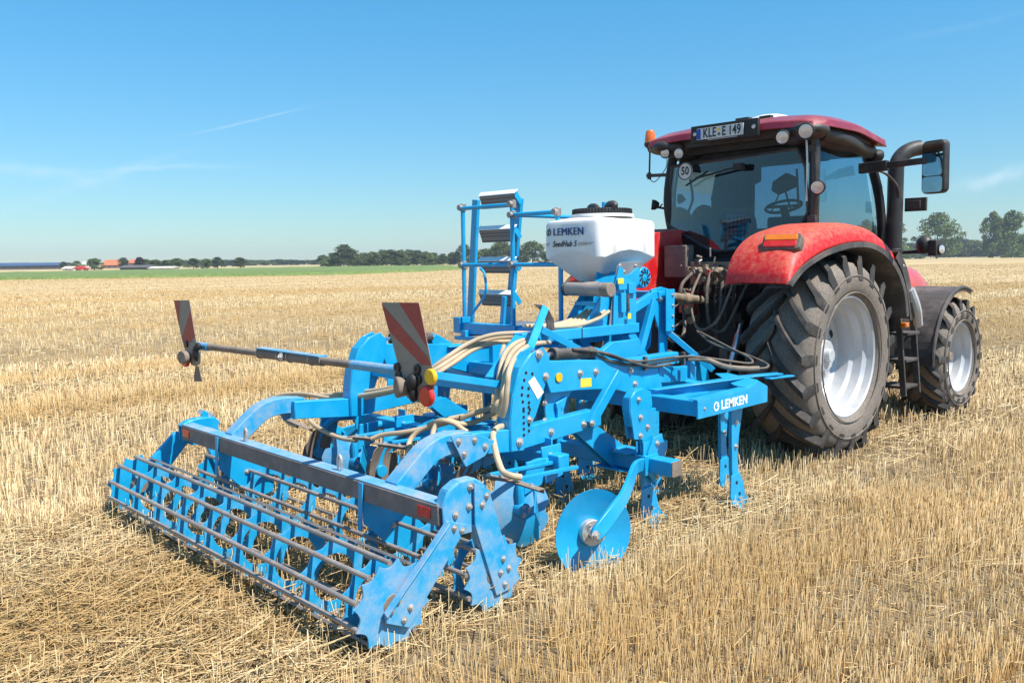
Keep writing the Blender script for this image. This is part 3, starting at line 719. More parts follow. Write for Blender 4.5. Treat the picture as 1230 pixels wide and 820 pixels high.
# ---- rear fenders : curved red shell over the wheel, with black lip
TOP = [(-1.10, 1.63), (-1.07, 1.74), (-.96, 1.90), (-.76, 2.03), (-.45, 2.115), (-.05, 2.15), (.35, 2.14), (.72, 2.06), (1.0, 1.91), (1.18, 1.72), (1.27, 1.50)]
LIP = [(-1.13, 1.615), (-1.07, 1.66), (-.93, 1.745), (-.73, 1.82), (-.45, 1.895), (-.05, 1.955), (.35, 1.955), (.70, 1.87), (.98, 1.71), (1.16, 1.50), (1.25, 1.24)]
def fender(s):
    q = MB(); n = len(TOP); cols = []
    tp = crom([(0, y, z) for y, z in TOP], 4); lp = crom([(0, y, z) for y, z in LIP], 4)
    for (a, b) in zip(tp, lp):
        row = []
        for (x, f, bul) in ((.60, 0, -.03), (.72, 0, .0), (.90, 0, .0), (1.04, .04, 0), (1.13, .16, 0), (1.19, .42, 0), (1.215, .75, 0), (1.22, 1., 0)):
            p = a.lerp(b, f); d = V(0, p.y, p.z-.93).normalized(); p = p + d*bul; row.append(V(s*x, p.y, p.z))
        cols.append(row)
    vs = [p for r in cols for p in r]; m_ = len(cols[0]); fs = []
    k = len(vs)
    # inner skin 12 mm below
    vs2 = []
    for r in cols:
        for p in r:
            d = V(p.x*0-s*.25, p.y, p.z-.93).normalized(); vs2.append(p - d*.018)
    for i in range(len(cols)-1):
        for j in range(m_-1):
            a, b, c, d = i*m_+j, i*m_+j+1, (i+1)*m_+j+1, (i+1)*m_+j
            fs.append((a, b, c, d)); fs.append((a+k, d+k, c+k, b+k))
        for j in (0, m_-1):
            a, d = i*m_+j, (i+1)*m_+j; fs.append((a, d, d+k, a+k))
    for i in (0, len(cols)-1):
        for j in range(m_-1): a, b = i*m_+j, i*m_+j+1; fs.append((a, b, b+k, a+k))
    q.add(vs+vs2, fs); fo = q.build('rear_fender', M['red_dusty'], T, ang=60)
    iw = MB(); (s < 0) and iw.plate([V(s*.60, y, z-.012) for y, z in TOP[:6]] + [V(s*.60, .1, 1.35), V(s*.60, -.50, 1.30), V(s*.60, -.80, 1.42)], .012); s < 0 and iw.build('fender_inner_wall', M['red'], fo, bevel=.004)
    # black lip band below the red edge
    l = MB(); rows = []
    for i, b in enumerate(lp):
        d = V(0, b.y, b.z-.93).normalized(); wd = .035+.05*max(0, i/len(lp)-.35)
        rows.append([V(s*1.21, b.y, b.z)+d*.004, V(s*1.245, b.y, b.z)+d*.006, V(s*1.25, b.y, b.z)-d*wd, V(s*1.20, b.y, b.z)-d*(wd+.02), V(s*1.0, b.y, b.z)-d*(wd*.4+.05)])
    vs = [p for r in rows for p in r]; mm = 5
    l.add(vs, [(i*mm+j, i*mm+j+1, (i+1)*mm+j+1, (i+1)*mm+j) for i in range(len(rows)-1) for j in range(mm-1)])
    l.build('fender_lip', M['fender'], fo, ang=40)
    # inner black lining and forward mud guard extension
    e = MB(); pts = [(.98, 1.88), (1.16, 1.72), (1.30, 1.48), (1.38, 1.20)]; pts = crom([(0, y, z) for y, z in pts], 4)
    for i in range(len(pts)-1):
        a, b = pts[i], pts[i+1]; e.plate([V(s*.62, a.y, a.z), V(s*1.235, a.y, a.z), V(s*1.235, b.y, b.z), V(s*.62, b.y, b.z)], .012)
    a, b = V(0, 0, 0), None
    for i in range(len(pts)-1):
        a, b = pts[i], pts[i+1]; da = V(0, a.y, a.z-.93).normalized()*.10; db = V(0, b.y, b.z-.93).normalized()*.10
        e.plate([V(s*1.24, a.y, a.z), V(s*1.24, b.y, b.z), V(s*1.24, b.y-db.y, b.z-db.z), V(s*1.24, a.y-da.y, a.z-da.z)], .012)
    e.build('mudguard', M['fender'], fo)
    for i in (3, 9): bolt(fo, (s*1.25, pts[i].y-.05, pts[i].z-.03), (s, 0, 0), .012)
    # tail light on a raised black housing
    c = V(s*1.03, -.865, 1.945); n_ = V(s*.12, -.83, .50).normalized(); u = V(0, 0, 1).cross(n_).normalized(); v = n_.cross(u)
    if s < 0: pass
    hq = MB(); P = lambda a, b, c_: c + u*a + v*b + n_*c_
    def slab(mb, a0, a1, b0, b1, d0, d1, rd):
        pts = []
        for (sa, sb, st) in ((a1-rd, b1-rd, 0), (a0+rd, b1-rd, 1), (a0+rd, b0+rd, 2), (a1-rd, b0+rd, 3)):
            for k in range(4):
                t = PI/2*(st + k/3); pts.append(P(sa+rd*math.cos(t), sb+rd*math.sin(t), 0))
        mb.plate(pts, d1-d0, (d0+d1)/2)
    slab(hq, -.165, .165, -.075, .075, -.04, .055, .03); hh = hq.build('tail_light', M['grey'], fo, bevel=.006)
    for (nm, b0, b1, mt) in (('indicator_lens', .004, .060, 'orange'), ('brake_lens', -.060, -.002, 'redlens')):
        g = MB(); slab(g, -.145, .135, b0, b1, .045, .072, .012); g.build(nm, M[mt], hh, bevel=.005)
    # three small vent slots beside the light
    for k in range(3):
        c2 = V(s*(1.165+.012*k), -.62+.10*k, 1.905+.014*k); g = MB(); g.beam(c2+V(0, 0, -.035), c2+V(s*.012, .02, .035), .012, .03, (s, 0, 0)); g.build('vent_slot', M['black'], fo)
    return fo
fender(1); fender(-1)

# ---- cab
CW = .84
q = MB()
def pillar(a, b, wd, h=.07): q.beam(a, b, wd, h, (0, 1, 0))
for s in (-1, 1):
    pts = [(s*.60, .16, 1.55), (s*.78, .10, 2.02), (s*.83, .04, 2.45), (s*.80, .10, 2.98)]
    q.sweep(crom(pts, 4), .050, 10)                                   # rear pillar
    q.sweep(crom([(s*.80, 1.62, 1.95), (s*.79, 1.52, 2.45), (s*.74, 1.30, 2.98)], 4), .050, 8)  # front pillar
    q.beam((s*.80, .10, 2.00), (s*.80, 1.62, 1.92), .05, .07)          # waist rail
    q.beam((s*.78, .10, 2.95), (s*.74, 1.35, 2.95), .06, .08)
    q.plate([(s*.78, .1, 1.98), (s*.78, 1.60, 1.92), (s*.76, 1.50, 1.15), (s*.62, .95, 1.12), (s*.60, .16, 1.5)], .04)  # body side below
    q.sweep(crom([(s*.80, .12, 2.0), (s*.70, .03, 1.90), (s*.45, .0, 1.82), (s*.2, -.01, 1.80), (0, -.01, 1.80)], 4), .035, 8)   # lower rear sweep
q.box(-.80, .80, 0.03, .15, 2.90, 3.00)
q.plate([(-.66, .08, 1.25), (.66, .08, 1.25), (.72, .08, 1.84), (-.72, .08, 1.84)], .06)
q.box(-.70, .70, 1.50, 1.60, 1.2, 1.95); q.box(-.76, .76, .1, 1.55, 1.18, 1.26)
cab = q.build('cab_frame', M['black'], T, bevel=.006)
# rear window : eight sided dark glass, with frame
RWp = [at(806, 200, Y=0.0), at(957, 178, Y=0.0), at(966, 200, Y=0.0), at(969, 255, Y=-.0), at(962, 268, Y=0.), at(920, 298, Y=0), at(862, 302, Y=0), at(850, 299, Y=0), at(803, 272, Y=0), at(799, 262, Y=0)]
RWp = [V(p.x, .035-.06*(1-abs(p.x)/.9) , p.z) for p in RWp]
g = MB(); c0 = sum(RWp, V(0,0,0))/len(RWp)
g.add(RWp+[c0+V(0, -.0, 0)], [(i, (i+1) % len(RWp), len(RWp)) for i in range(len(RWp))])
rw = g.build('rear_window', M['glassdark'], T, smooth=True)
g = MB()
for i in range(len(RWp)): g.sweep([RWp[i], RWp[(i+1) % len(RWp)]], .017, 8)
g.build('window_seal', M['dark'], rw)
# rear lower dark panel between window and fenders
g = MB(); g.plate([V(-.66, .05, 1.82), V(.66, .05, 1.82), V(.80, .05, 2.02), V(.80, .05, 2.20), V(.34, .05, 1.94), V(-.30, .05, 1.90), V(-.62, .05, 2.06), V(-.8, .05, 2.2), V(-.8, .05, 2.0)], .02)
g.build('rear_panel', M['black'], T)
# side windows (curved door glass)
for s in (-1, 1):
    g = MB(); rows = []
    for (z, y0, y1, x) in ((1.66, .40, 1.52, .80), (1.95, .20, 1.58, .835), (2.25, .13, 1.56, .85), (2.55, .13, 1.50, .845), (2.78, .15, 1.40, .82), (2.92, .20, 1.28, .79)):
        rows.append([V(s*(x-(.03 if t in (0, 1) else 0)), y0+(y1-y0)*t, z) for t in (0, .08, .3, .5, .7, .92, 1)])
    mm = 7; vs = [p for r in rows for p in r]
    g.add(vs, [(i*mm+j, i*mm+j+1, (i+1)*mm+j+1, (i+1)*mm+j) for i in range(len(rows)-1) for j in range(mm-1)])
    k = MB(); edge = [r[-1] for r in rows] + [r[0] for r in rows[::-1]]
    sw = g.build('side_window', M['glass'], T, ang=60)
    k.sweep(edge + [edge[0]], .013, 6); k.sweep([r[-1] for r in rows], .018, 6); k.build('window_seal', M['dark'], sw)
# windscreen
g = MB(); g.plate([(-.72, 1.66, 1.96), (.72, 1.66, 1.96), (.68, 1.36, 2.93), (-.68, 1.36, 2.93)], .008); g.build('windscreen', M['glass'], T)
# right rear pillar cover with hinges (the slim vertical black tube seen by the window)
g = MB(); g.sweep(crom([(.86, -.03, 2.92), (.885, -.04, 2.6), (.88, -.03, 2.3), (.84, 0, 2.1)], 4), .038, 10); g.box(.82, .90, -.07, .0, 2.14, 2.22); g.box(.82, .90, -.07, .0, 2.80, 2.86)
g.build('door_pillar', M['dark'], T, bevel=.004)
g = MB(); g.tube([(.80, -.07, 2.95), (.815, -.07, 2.7), (.81, -.06, 2.35)], .010, 6); g.build('grab_rail', M['steel'], T)

# ---- roof : red shell over black liner
def roof():
    # plan outline with side bulges, built from rows along X
    xs = [-.90, -.86, -.76, -.5, -.2, 0, .2, .5, .80, .93, .98]
    ysn = 10; vs = []; fs = []
    def yb(x): return -.20 - .10*(1-(x/.98)**2)*0 + (.10 if abs(x) > .95 else 0)
    def yf(x): return 1.62 - .42*(abs(x)/.98)**2.2
    def zt(x, t):
        edge = (max(0, abs(x)-.55)/.43)**2
        return 3.14 + .065*math.sin(PI*min(1, t*1.1))*(1-edge) - .055*edge - .09*max(0, t-.55)/.45 - (.045 if t < .04 else 0)
    for x in xs:
        for j in range(ysn+1):
            t = j/ysn; vs.append((x, yb(x)+(yf(x)-yb(x))*t, zt(x, t)))
    n = len(vs)
    for x in xs:
        for j in range(ysn+1):
            t = j/ysn; vs.append((x*1.01, yb(x)-.02+(yf(x)-yb(x)+.04)*t, zt(x, t)-.075+(.02 if .1 < t < .9 and abs(x) < .9 else 0)))
    m_ = ysn+1
    for i in range(len(xs)-1):
        for j in range(ysn): a = i*m_+j; fs += [(a, a+1, a+m_+1, a+m_), (n+a, n+a+m_, n+a+m_+1, n+a+1)]
    for i in range(len(xs)-1):
        for j in (0, ysn): a = i*m_+j; fs.append((a, a+m_, n+a+m_, n+a))
    for i in (0, len(xs)-1):
        for j in range(ysn): a = i*m_+j; fs.append((a, a+1, n+a+1, n+a))
    g = MB(); g.add(vs, fs); rf = g.build('cab_roof', M['roofred'], T, bevel=.012, ang=40)
    # black liner : lower, with pods swelling at the four corners
    g = MB(); g.box(-.82, .82, -.10, 1.40, 2.96, 3.055)
    for s in (-1, 1):
        g.ell((s*(.83 if s > 0 else .74), -.06, 2.99), .17, .20, .085, 20, 10); g.ell((s*.74, -.10, 2.985), .22, .12, .075, 20, 10)
        g.ell((s*.64+(.03 if s > 0 else -.03), .58, 2.975), .27, .80, .135, 24, 14)
        g.sweep(crom([(s*.86, .1, 2.98), (s*.90, .5, 2.94), (s*.85, .95, 2.90), (s*.78, 1.3, 2.90)], 4), .07, 12)
    g.build('roof_liner', M['dark'], rf, ang=60)
    return rf
rf = roof()
def worklight(c, n_, r, par=None, name='work_light'):
    c = Vector(c); n_ = Vector(n_).normalized(); g = MB()
    g.lathe([(-.07, .0), (-.07, r*.55), (-.03, r*1.05), (.005, r*1.12), (.012, r*1.05), (.006, r*.98), (0, .0)], c, n_, 28)
    h = g.build(name, M['black'], par or T, ang=40)
    g = MB(); g.lathe([(.003, r*.96), (.010, r*.9), (.014, r*.5), (.016, 0)], c, n_, 24); g.build('lens', M['lampglass'], h)
    return h
for (px, py, Yp, r) in ((799, 184, -.20, .050), (815.5, 184.5, -.22, .052), (940, 165, -.26, .062), (968, 157.5, -.30, .068), (982, 225, -.12, .062)):
    worklight(at(px, py, Y=Yp), (.25, -1, -.18), r)
for (x, y, z) in ((.84, 1.36, 2.86), (.70, 1.46, 2.86)): worklight((x, y, z), (.2, 1, -.1), .06)
for (x, y, z) in ((-.84, 1.36, 2.86), (-.70, 1.46, 2.86)): worklight((x, y, z), (-.2, 1, -.1), .06)
g = MB(); g.beam(at(982, 222, Y=-.08), V(.84, 0, 2.52), .03, .03); g.build('lamp_bracket', M['black'], T)
# white receiver on the roof
g = MB(); g.lathe([(.0, .0), (0, .17), (.02, .175), (.05, .15), (.07, .09), (.075, 0)], (.20, .30, 3.17), (0, 0, 1), 28)
g.v = [(.2+(x-.2)*1.25, y, z) for x, y, z in g.v]
rec = g.build('receiver_dome', M['white'], T); g = MB(); g.box(.02, .16, -.02, .05, 3.16, 3.20); g.box(.28, .40, -.02, .04, 3.15, 3.19); g.build('receiver_bracket', M['dark'], rec)
# number plate with its black holder
g = MB(); g.box(-.34, .41, -.255, -.215, 2.975, 3.14); pl = g.build('plate_holder', M['black'], T, bevel=.006)
g = MB(); g.box(-.262, .262, -.268, -.258, 3.0, 3.108); npl = g.build('number_plate', M['platew'], T, bevel=.002)
g = MB(); g.box(-.258, -.215, -.2705, -.2685, 3.004, 3.104); g.build('country_band', M['eu'], npl)
for (tx, x, s_) in (('KLE', -.112, .125), ('E', .050, .125), ('149', .168, .125)):
    lettering('plate_lettering', tx, s_, (x, -.2705, 3.053), (1, 0, 0), (0, 0, 1), M['inkblack'], npl, .0008, .0022, 0, .70)
for z, mt in ((3.078, 'yellow'), (3.034, 'grey')):
    g = MB(); g.cyl((-.005, -.2685, z), (-.005, -.2705, z), .015, n=18); g.build('plate_seal', M[mt], npl)
for x in (-.215, .31): worklight((x+(.06 if x > 0 else -.07), -.258, 3.06), (0, -1, 0), .022, None, 'plate_lamp')
for i in range(8):
    x = -.19+.4*i/7
    if i in (0, 7): continue
g = MB(); g.box(-.13, .20, -.2705, -.268, 2.988, 2.993); g.build('plate_strip', M['platew'], pl)
# speed sign 50
c = at(825, 206, Y=-.02); c = V(c.x, -.045, c.z)
g = MB(); g.cyl(c, c+V(0, -.006, 0), .092, n=40); sp = g.build('speed_sign', M['platew'], T)
g = MB(); g.lathe([(0, .080), (.002, .080), (.002, .090), (0, .090)], c+V(0, -.0065, 0), (0, -1, 0), 40, True); g.build('sign_ring', M['inkblack'], sp)
lettering('speed_lettering', '50', .115, c+V(0, -.0075, 0), (1, 0, 0), (0, 0, 1), M['inkblack'], sp, .0008, .003, 0, .80)
# rear wiper
g = MB(); a, b = at(836, 214, Y=-.05), at(888, 200, Y=-.07); g.beam(a, b, .014, .02); g.box(b.x-.05, b.x+.04, -.10, -.03, b.z-.03, b.z+.03)
a2, b2 = at(824, 223, Y=-.05), at(850, 206, Y=-.05); g.beam(a2, b2, .02, .014); g.build('rear_wiper', M['black'], T)
# beacon on its bar
g = MB(); b0 = at(779, 211, Y=.05); b1 = at(806, 210, Y=.05); p = at(781, 180, Y=.05) + V(0, 0, .035)
g.beam(b0+V(-.02, 0, 0), b1, .03, .035); g.cyl(V(b0.x+.01, .05, b0.z-.02), V(p.x, .05, p.z+.05), .010, n=8)
g.cyl(V(b0.x+.01, .05, b0.z-.04), V(b0.x+.01, .05, b0.z+.03), .022, n=10)
g.lathe([(-.06, .018), (-.02, .035), (0, .058), (.012, .066), (.035, .066), (.04, .060), (.04, 0)], V(p.x, .05, p.z), (0, 0, 1), 24)
bar = g.build('beacon_bar', M['dark'], T)
g = MB(); g.lathe([(0, .060), (.02, .061), (.07, .055), (.115, .047), (.128, .038), (.132, 0)], V(p.x, .05, p.z+.042), (0, 0, 1), 28); g.build('beacon_dome', M['amber'], bar)
g = MB(); g.lathe([(.0, .0), (0, .028), (.05, .03), (.07, .0)], V(p.x, .05, p.z+.05), (0, 0, 1), 16); g.build('beacon_lamp', M['orange'], bar)
g = MB(); g.tube([V(b0.x, .06, b0.z-.03), V(b0.x+.08, .06, b0.z-.07), V(b0.x+.22, .06, b0.z+.06), V(b0.x+.24, .06, b0.z+.18)], .005, 6); g.build('beacon_cable', M['hose'], bar)
# small lamp on the left cab side
c = at(784, 246, Y=.05); g = MB(); g.beam(c+V(.02, 0, -.02), at(801, 251, Y=.08), .02, .025); g.tube([c+V(.03, 0, .01), c+V(.08, 0, -.03), c+V(.13, 0, .0)], .008); g.build('lamp_arm', M['black'], T)
worklight(c, (-.75, -.6, .1), .050)

# ---- mirrors
def mirror(s):
    a = V(s*.80, 1.05, 2.66); b = V(s*1.50, .86, 2.72)
    if s > 0: a = V(.86, .90, 2.70)
    g = MB(); g.beam(a, a.lerp(b, .45), .06, .10); g.beam(a.lerp(b, .42), b, .04, .06); arm = g.build('mirror_arm', M['dark'], T, bevel=.008)
    c = V(s*1.58, .86, 2.655); u = V(s*.82, -.57, 0).cross(V(0, 0, 1)); nrm = V(-s*.28, -.96, -.02).normalized()
    u = V(0, 0, 1).cross(nrm).normalized(); v = nrm.cross(u)
    P = lambda a_, b_, d_: c+u*a_+v*b_+nrm*d_
    def rr(mb, hw, hh, d0, d1, rd, cy=0):
        pts = []
        for (sa, sb, st) in ((hw-rd, hh-rd, 0), (-hw+rd, hh-rd, 1), (-hw+rd, -hh+rd, 2), (hw-rd, -hh+rd, 3)):
            for k in range(5):
                t = PI/2*(st+k/4); pts.append(P(sa+rd*math.cos(t), cy+sb+rd*math.sin(t), 0))
        mb.plate(pts, d1-d0, (d0+d1)/2)
    g = MB(); rr(g, .120, .245, -.075, .01, .05); ms = g.build('mirror', M['dark'], T, bevel=.014)
    g = MB(); rr(g, .105, .155, .010, .014, .035, .075); g.build('mirror_glass', M['mirror'], ms)
    g = MB(); rr(g, .105, .072, .010, .014, .03, -.16); g.build('wide_angle_glass', M['mirror'], ms)
mirror(1)
# ---- exhaust stack
g = MB(); ex = V(.90, 1.66, 0)
pts = [(ex.x, ex.y, 1.25), (ex.x, ex.y, 1.9), (ex.x, ex.y, 2.70), (ex.x, ex.y, 2.76), (ex.x+.02, ex.y+.035, 2.85), (ex.x+.06, ex.y+.09, 2.915), (ex.x+.11, ex.y+.16, 2.95), (ex.x+.155, ex.y+.215, 2.962)]
g.sweep(crom(pts, 4), .080, 20)
exo = g.build('exhaust_stack', M['dark'], T, ang=60)
g = MB(); g.sweep([(ex.x, ex.y, 1.05), (ex.x, ex.y, 1.9)], .085, 20); g.sweep([(ex.x, ex.y, 1.9), (ex.x, ex.y, 1.94)], [.085, .066], 20); g.build('exhaust_shield', M['black'], exo)
for z in (2.28, 2.0, 2.45): bolt(exo, (ex.x+.02, ex.y-.062, z), (.2, -1, 0), .008)
g = MB(); g.tube([(.84, 1.32, 2.72), (.90, 1.48, 2.66), (.96, 1.60, 2.50), (.90, 1.64, 2.2), (.88, 1.64, 1.9)], .014, 8); g.build('drain_hose', M['hose'], exo)
g = MB(); g.box(ex.x+.05, ex.x+.27, 1.78, 1.82, 2.30, 2.44); g.box(ex.x+.08, ex.x+.22, 1.75, 1.78, 2.33, 2.41); brk = g.build('lamp_bracket', M['dark'], T, bevel=.004)
# headlamp bracket at lower right of the bonnet seen past the exhaust
g = MB(); g.beam((.5, 2.2, 1.86), (1.02, 2.2, 1.88), .03, .04); g.ell((1.02, 2.16, 1.95), .09, .08, .10); g.box(1.08, 1.17, 2.1, 2.26, 1.83, 2.0); g.build('side_lamp', M['dark'], T, bevel=.01)
worklight((1.19, 2.18, 1.90), (1, -.3, 0), .05)

# ---- cab interior
def cpt(px, py, Y): return at(px, py, Y=Y)
g = MB(); c = cpt(884, 274, .62); g.ell(c, .25, .10, .27, 18, 10); seat = g.build('driver_seat', M['seatc'], T)
g = MB(); c = cpt(870, 238, .66); g.ell(c, .17, .07, .13, 16, 8); g.ell(c+V(.06, 0, -.14), .12, .05, .12); g.build('headrest', M['seatc'], seat)
g = MB(); g.box(-.18, .34, .66, 1.10, 1.78, 1.92); g.build('seat_cushion', M['seatc'], seat, bevel=.04)
g = MB(); c = cpt(845, 270, .50); g.ell(c, .18, .08, .22, 16, 8); g.build('passenger_seat', M['seatc'], T, bevel=.01)
mesh_, ntm, pm = newmat('net_cloth'); tcm = N(ntm, 'ShaderNodeTexCoord'); mp = N(ntm, 'ShaderNodeMapping'); mp.inputs['Rotation'].default_value = (0, R_(45), 0); ntm.links.new(tcm.outputs['Object'], mp.inputs[0])
ckn = N(ntm, 'ShaderNodeTexChecker', Scale=30.); ntm.links.new(mp.outputs[0], ckn.inputs[0]); ckn.inputs[1].default_value = (.22, .25, .3, 1); ckn.inputs[2].default_value = (.03, .035, .045, 1); ntm.links.new(ckn.outputs[0], pm.inputs[0])
a, b = cpt(872, 257, .46), cpt(896, 288, .46)
g = MB(); g.box(a.x, b.x, .45, .46, b.z, a.z); g.build('net_pocket', mesh_, seat)
g = MB(); g.box(a.x, b.x, .444, .462, a.z, a.z+.055); g.build('pocket_edge', M['grey'], seat)
c = cpt(941, 248, 1.0); g = MB(); tor = [c+V(.20*math.cos(t), .13*math.sin(t), .07*math.sin(t)) for t in np.linspace(0, 2*PI, 25)]
g.sweep(tor, .016, 8); g.beam(c-V(.2, 0, 0), c+V(.2, 0, 0), .02, .03); g.cyl(c, c+V(0, .22, -.40), .045, n=10); g.build('steering_wheel', M['dark'], T)
g = MB(); c = cpt(945, 262, 1.15); g.box(c.x-.25, c.x+.25, 1.15, 1.40, 1.5, c.z+.02); g.build('dashboard', M['dark'], T, bevel=.03)
pa = cpt(941, 222, .60); g = MB(); g.plate([pa+V(-.135, 0, -.05), pa+V(-.06, .02, -.10), pa+V(.12, .05, -.03), pa+V(.14, .05, .06), pa+V(.03, .0, .12), pa+V(-.12, 0, .04)], .03); g.beam(pa, cpt(950, 252, .75), .018, .018); g.beam(pa+V(-.03, 0, -.05), cpt(927, 254, .75), .014, .014); g.build('terminal_screen', M['dark'], T, bevel=.01)
g = MB(); g.cyl(cpt(957, 203, .5), cpt(959, 245, .5), .012, n=8); g.build('cab_handle', M['dark'], T)
g = MB(); c = cpt(915, 284, .55); g.box(c.x-.10, c.x+.16, .45, .95, 1.75, c.z+.08); g.build('armrest_console', M['dark'], T, bevel=.02)
g = MB(); g.box(-.74, .76, .18, .50, 2.76, 2.95); g.plate([(-.30, .30, 2.80), (.10, .30, 2.80), (.10, .30, 2.60), (-.02, .30, 2.56), (-.30, .30, 2.66)], .12); g.box(-.7, .72, .5, 1.3, 2.86, 2.94)
g.build('roof_console', M['seatc'], T, bevel=.02)
g = MB(); g.tube([cpt(829, 216, .35), cpt(832, 238, .35), cpt(827, 254, .35), cpt(820, 270, .35)], .014); g.build('cab_handle', M['dark'], T)
g = MB(); a, b = cpt(841, 206, 1.0), cpt(853, 250, 1.0); g.box(a.x, b.x, .98, 1.05, b.z, a.z); g.build('left_console', M['grey'], T, bevel=.02)
g = MB(); a, b = cpt(893, 196, 1.3), cpt(903, 300, 1.3); g.box(a.x, b.x, 1.28, 1.36, 1.3, a.z+.1); g.build('windscreen_post', M['black'], T, bevel=.01)
for s in (-1, 1):
    g = MB(); g.plate([(s*.76, .15, 1.4), (s*.76, 1.5, 1.4), (s*.77, 1.5, 1.93), (s*.77, .15, 2.05)], .03); g.build('side_trim', M['seatc'], T)
g = MB(); g.box(-.74, .74, .12, .20, 1.5, 1.98); g.build('rear_shelf', M['seatc'], T, bevel=.01)

# ---- rear end : couplers, boxes, linkage
a, b = at(806, 295, Y=-.30), at(832, 333, Y=-.30)
g = MB(); g.box(a.x, b.x, -.42, -.28, b.z, a.z); gb = g.build('control_box', M['grey'], T, bevel=.012)
bolt(gb, (b.x-.05, -.425, (a.z+b.z)/2-.04), (0, -1, 0), .007)
g = MB(); rg = random.Random(5)
for k in range(7):
    x = -.16+.065*k; z = 1.70 + .03*(k % 2)
    g.cyl((x, -.40, z), (x, -.52, z-.01), .026, n=12); g.cyl((x, -.52, z-.01), (x, -.55, z-.01), .032, n=12)
g.box(-.22, .36, -.42, -.26, 1.58, 1.80); cp = g.build('hydraulic_couplers', M['cast'], T, bevel=.004)
for k, mt in enumerate(('cast', 'cast', 'redref', 'cast', 'cylinder')):
    x = -.10+.09*k; g = MB(); g.cyl((x, -.55, 1.70+.03*(k % 2)), (x, -.565, 1.70), .030, n=12); g.build('coupler_cap', M[mt], cp)
rg = random.Random(11)
for k in range(34):
    x = rg.uniform(-.24, .34); z = rg.uniform(1.38, 1.86); y = -.42-rg.random()*.08; g = MB(); r = rg.uniform(.010, .024)
    t = rg.random()
    if t < .45: g.cyl((x, y, z), (x+rg.uniform(-.03, .03), y-rg.uniform(.05, .11), z+rg.uniform(-.03, .03)), r, n=10)
    elif t < .75: g.cyl((x, y, z), (x+rg.uniform(-.02, .02), y-.02, z+rg.choice((-1, 1))*rg.uniform(.06, .12)), r*.7, n=10)
    else: g.box(x, x+r*2.4, y-.05, y, z, z+r*2.6)
    g.build('valve_fitting', M[rg.choice(('cast', 'mud', 'steel', 'black', 'cylinder', 'cast'))], cp, bevel=.002)
for i in range(4):
    x = -.23+.035*i; g = MB()
    g.cyl((x, -.45, 1.52-i*.09), (x+.06, -.62, 1.515-i*.09), .030, n=12); g.cyl((x+.06, -.62, 1.515-i*.09), (x+.075, -.66, 1.515-i*.09), .036, n=12); g.build('quick_coupler', M['cast'], T)
paths = [[(-.1, -.55, 1.70), (-.12, -.72, 1.55), (-.05, -.75, 1.25), (.05, -.95, 1.10), (.1, -1.3, 1.25)],
         [(.0, -.55, 1.72), (.02, -.75, 1.45), (.12, -.78, 1.18), (.30, -.75, 1.25), (.34, -.6, 1.5), (.30, -.42, 1.7)],
         [(.10, -.55, 1.70), (.16, -.70, 1.50), (.22, -.72, 1.20), (.36, -.70, 1.18), (.42, -.5, 1.5), (.46, -.35, 1.72)],
         [(-.18, -.6, 1.42), (-.25, -.8, 1.30), (-.2, -1.0, 1.2), (-.05, -1.25, 1.3)],
         [(-.16, -.6, 1.24), (-.18, -.85, 1.1), (0, -1.0, 1.05), (.1, -1.3, 1.15)],
         [(.30, -.42, 1.76), (.40, -.55, 1.66), (.48, -.5, 1.74), (.56, -.3, 1.80)],
         [(.2, -.50, 1.62), (.25, -.62, 1.3), (.2, -.66, 1.0), (.1, -.9, .95), (.05, -1.2, 1.0)]]
for i, p in enumerate(paths):
    g = MB(); g.tube(p, .013 if i % 2 else .017, 8); g.build('hydraulic_hose', M['hosegrey' if i in (1, 5) else 'hose'], T)
for i in range(6):
    x = -.2+.1*i; g = MB(); g.tube([(x, -.43, 1.58), (x+.02, -.5, 1.45), (x+.01, -.46, 1.3), (x-.02, -.4, 1.15)], .012, 6); g.build('hydraulic_hose', M['hose'], T)
g = MB()     # red valve block
g.box(-.30, -.12, -.50, -.34, 1.30, 1.52); g.build('valve_block', M['red'], T, bevel=.01)
# lower lift arms, lift rods, top link
for s in (-1, 1):
    g = MB(); g.sweep([(s*.30, -.25, .62), (s*.42, -.75, .68), (s*.44, -1.18, .72)], [.05, .045, .04], 8); g.ell((s*.44, -1.2, .72), .05, .07, .07); la = g.build('lower_lift_arm', M['black'], T)
    g = MB(); g.cyl((s*.40, -.70, .72), (s*.38, -.45, 1.25), .022, n=10); g.cyl((s*.395, -.62, .88), (s*.385, -.50, 1.12), .040, n=12); g.build('lift_rod', M['bright' if s > 0 else 'black'], T)
    g = MB(); g.beam((s*.30, -.2, 1.30), (s*.38, -.50, 1.28), .05, .09); g.build('lift_lever', M['black'], T)
    g = MB(); g.cyl((s*.52, -.45, .60), (s*.50, -.30, 1.05), .055, n=14); g.build('lift_cylinder', M['black'], T)
g = MB(); g.cyl((0.02, -.42, 1.42), (.12, -1.42, 1.52), .022, n=12); g.cyl((.04, -.62, 1.44), (.10, -1.18, 1.497), .040, n=14); g.cyl((.05, -.85, 1.46), (.06, -.95, 1.47), .058, n=14)
g.build('top_link', M['cast'], T)
g = MB(); g.cyl((0, -.40, .80), (0, -.60, .80), .10, n=16); g.cyl((0, -.6, .8), (0, -.68, .8), .03, n=12); g.box(-.12, .12, -.6, -.38, .5, .62); g.build('drawbar', M['black'], T, bevel=.01)
g = MB(); a = at(872, 430, Y=-.5); g.box(a.x-.05, a.x+.05, -.55, -.45, a.z-.1, a.z+.1); g.build('filter_can', M['grey'], T, bevel=.015)
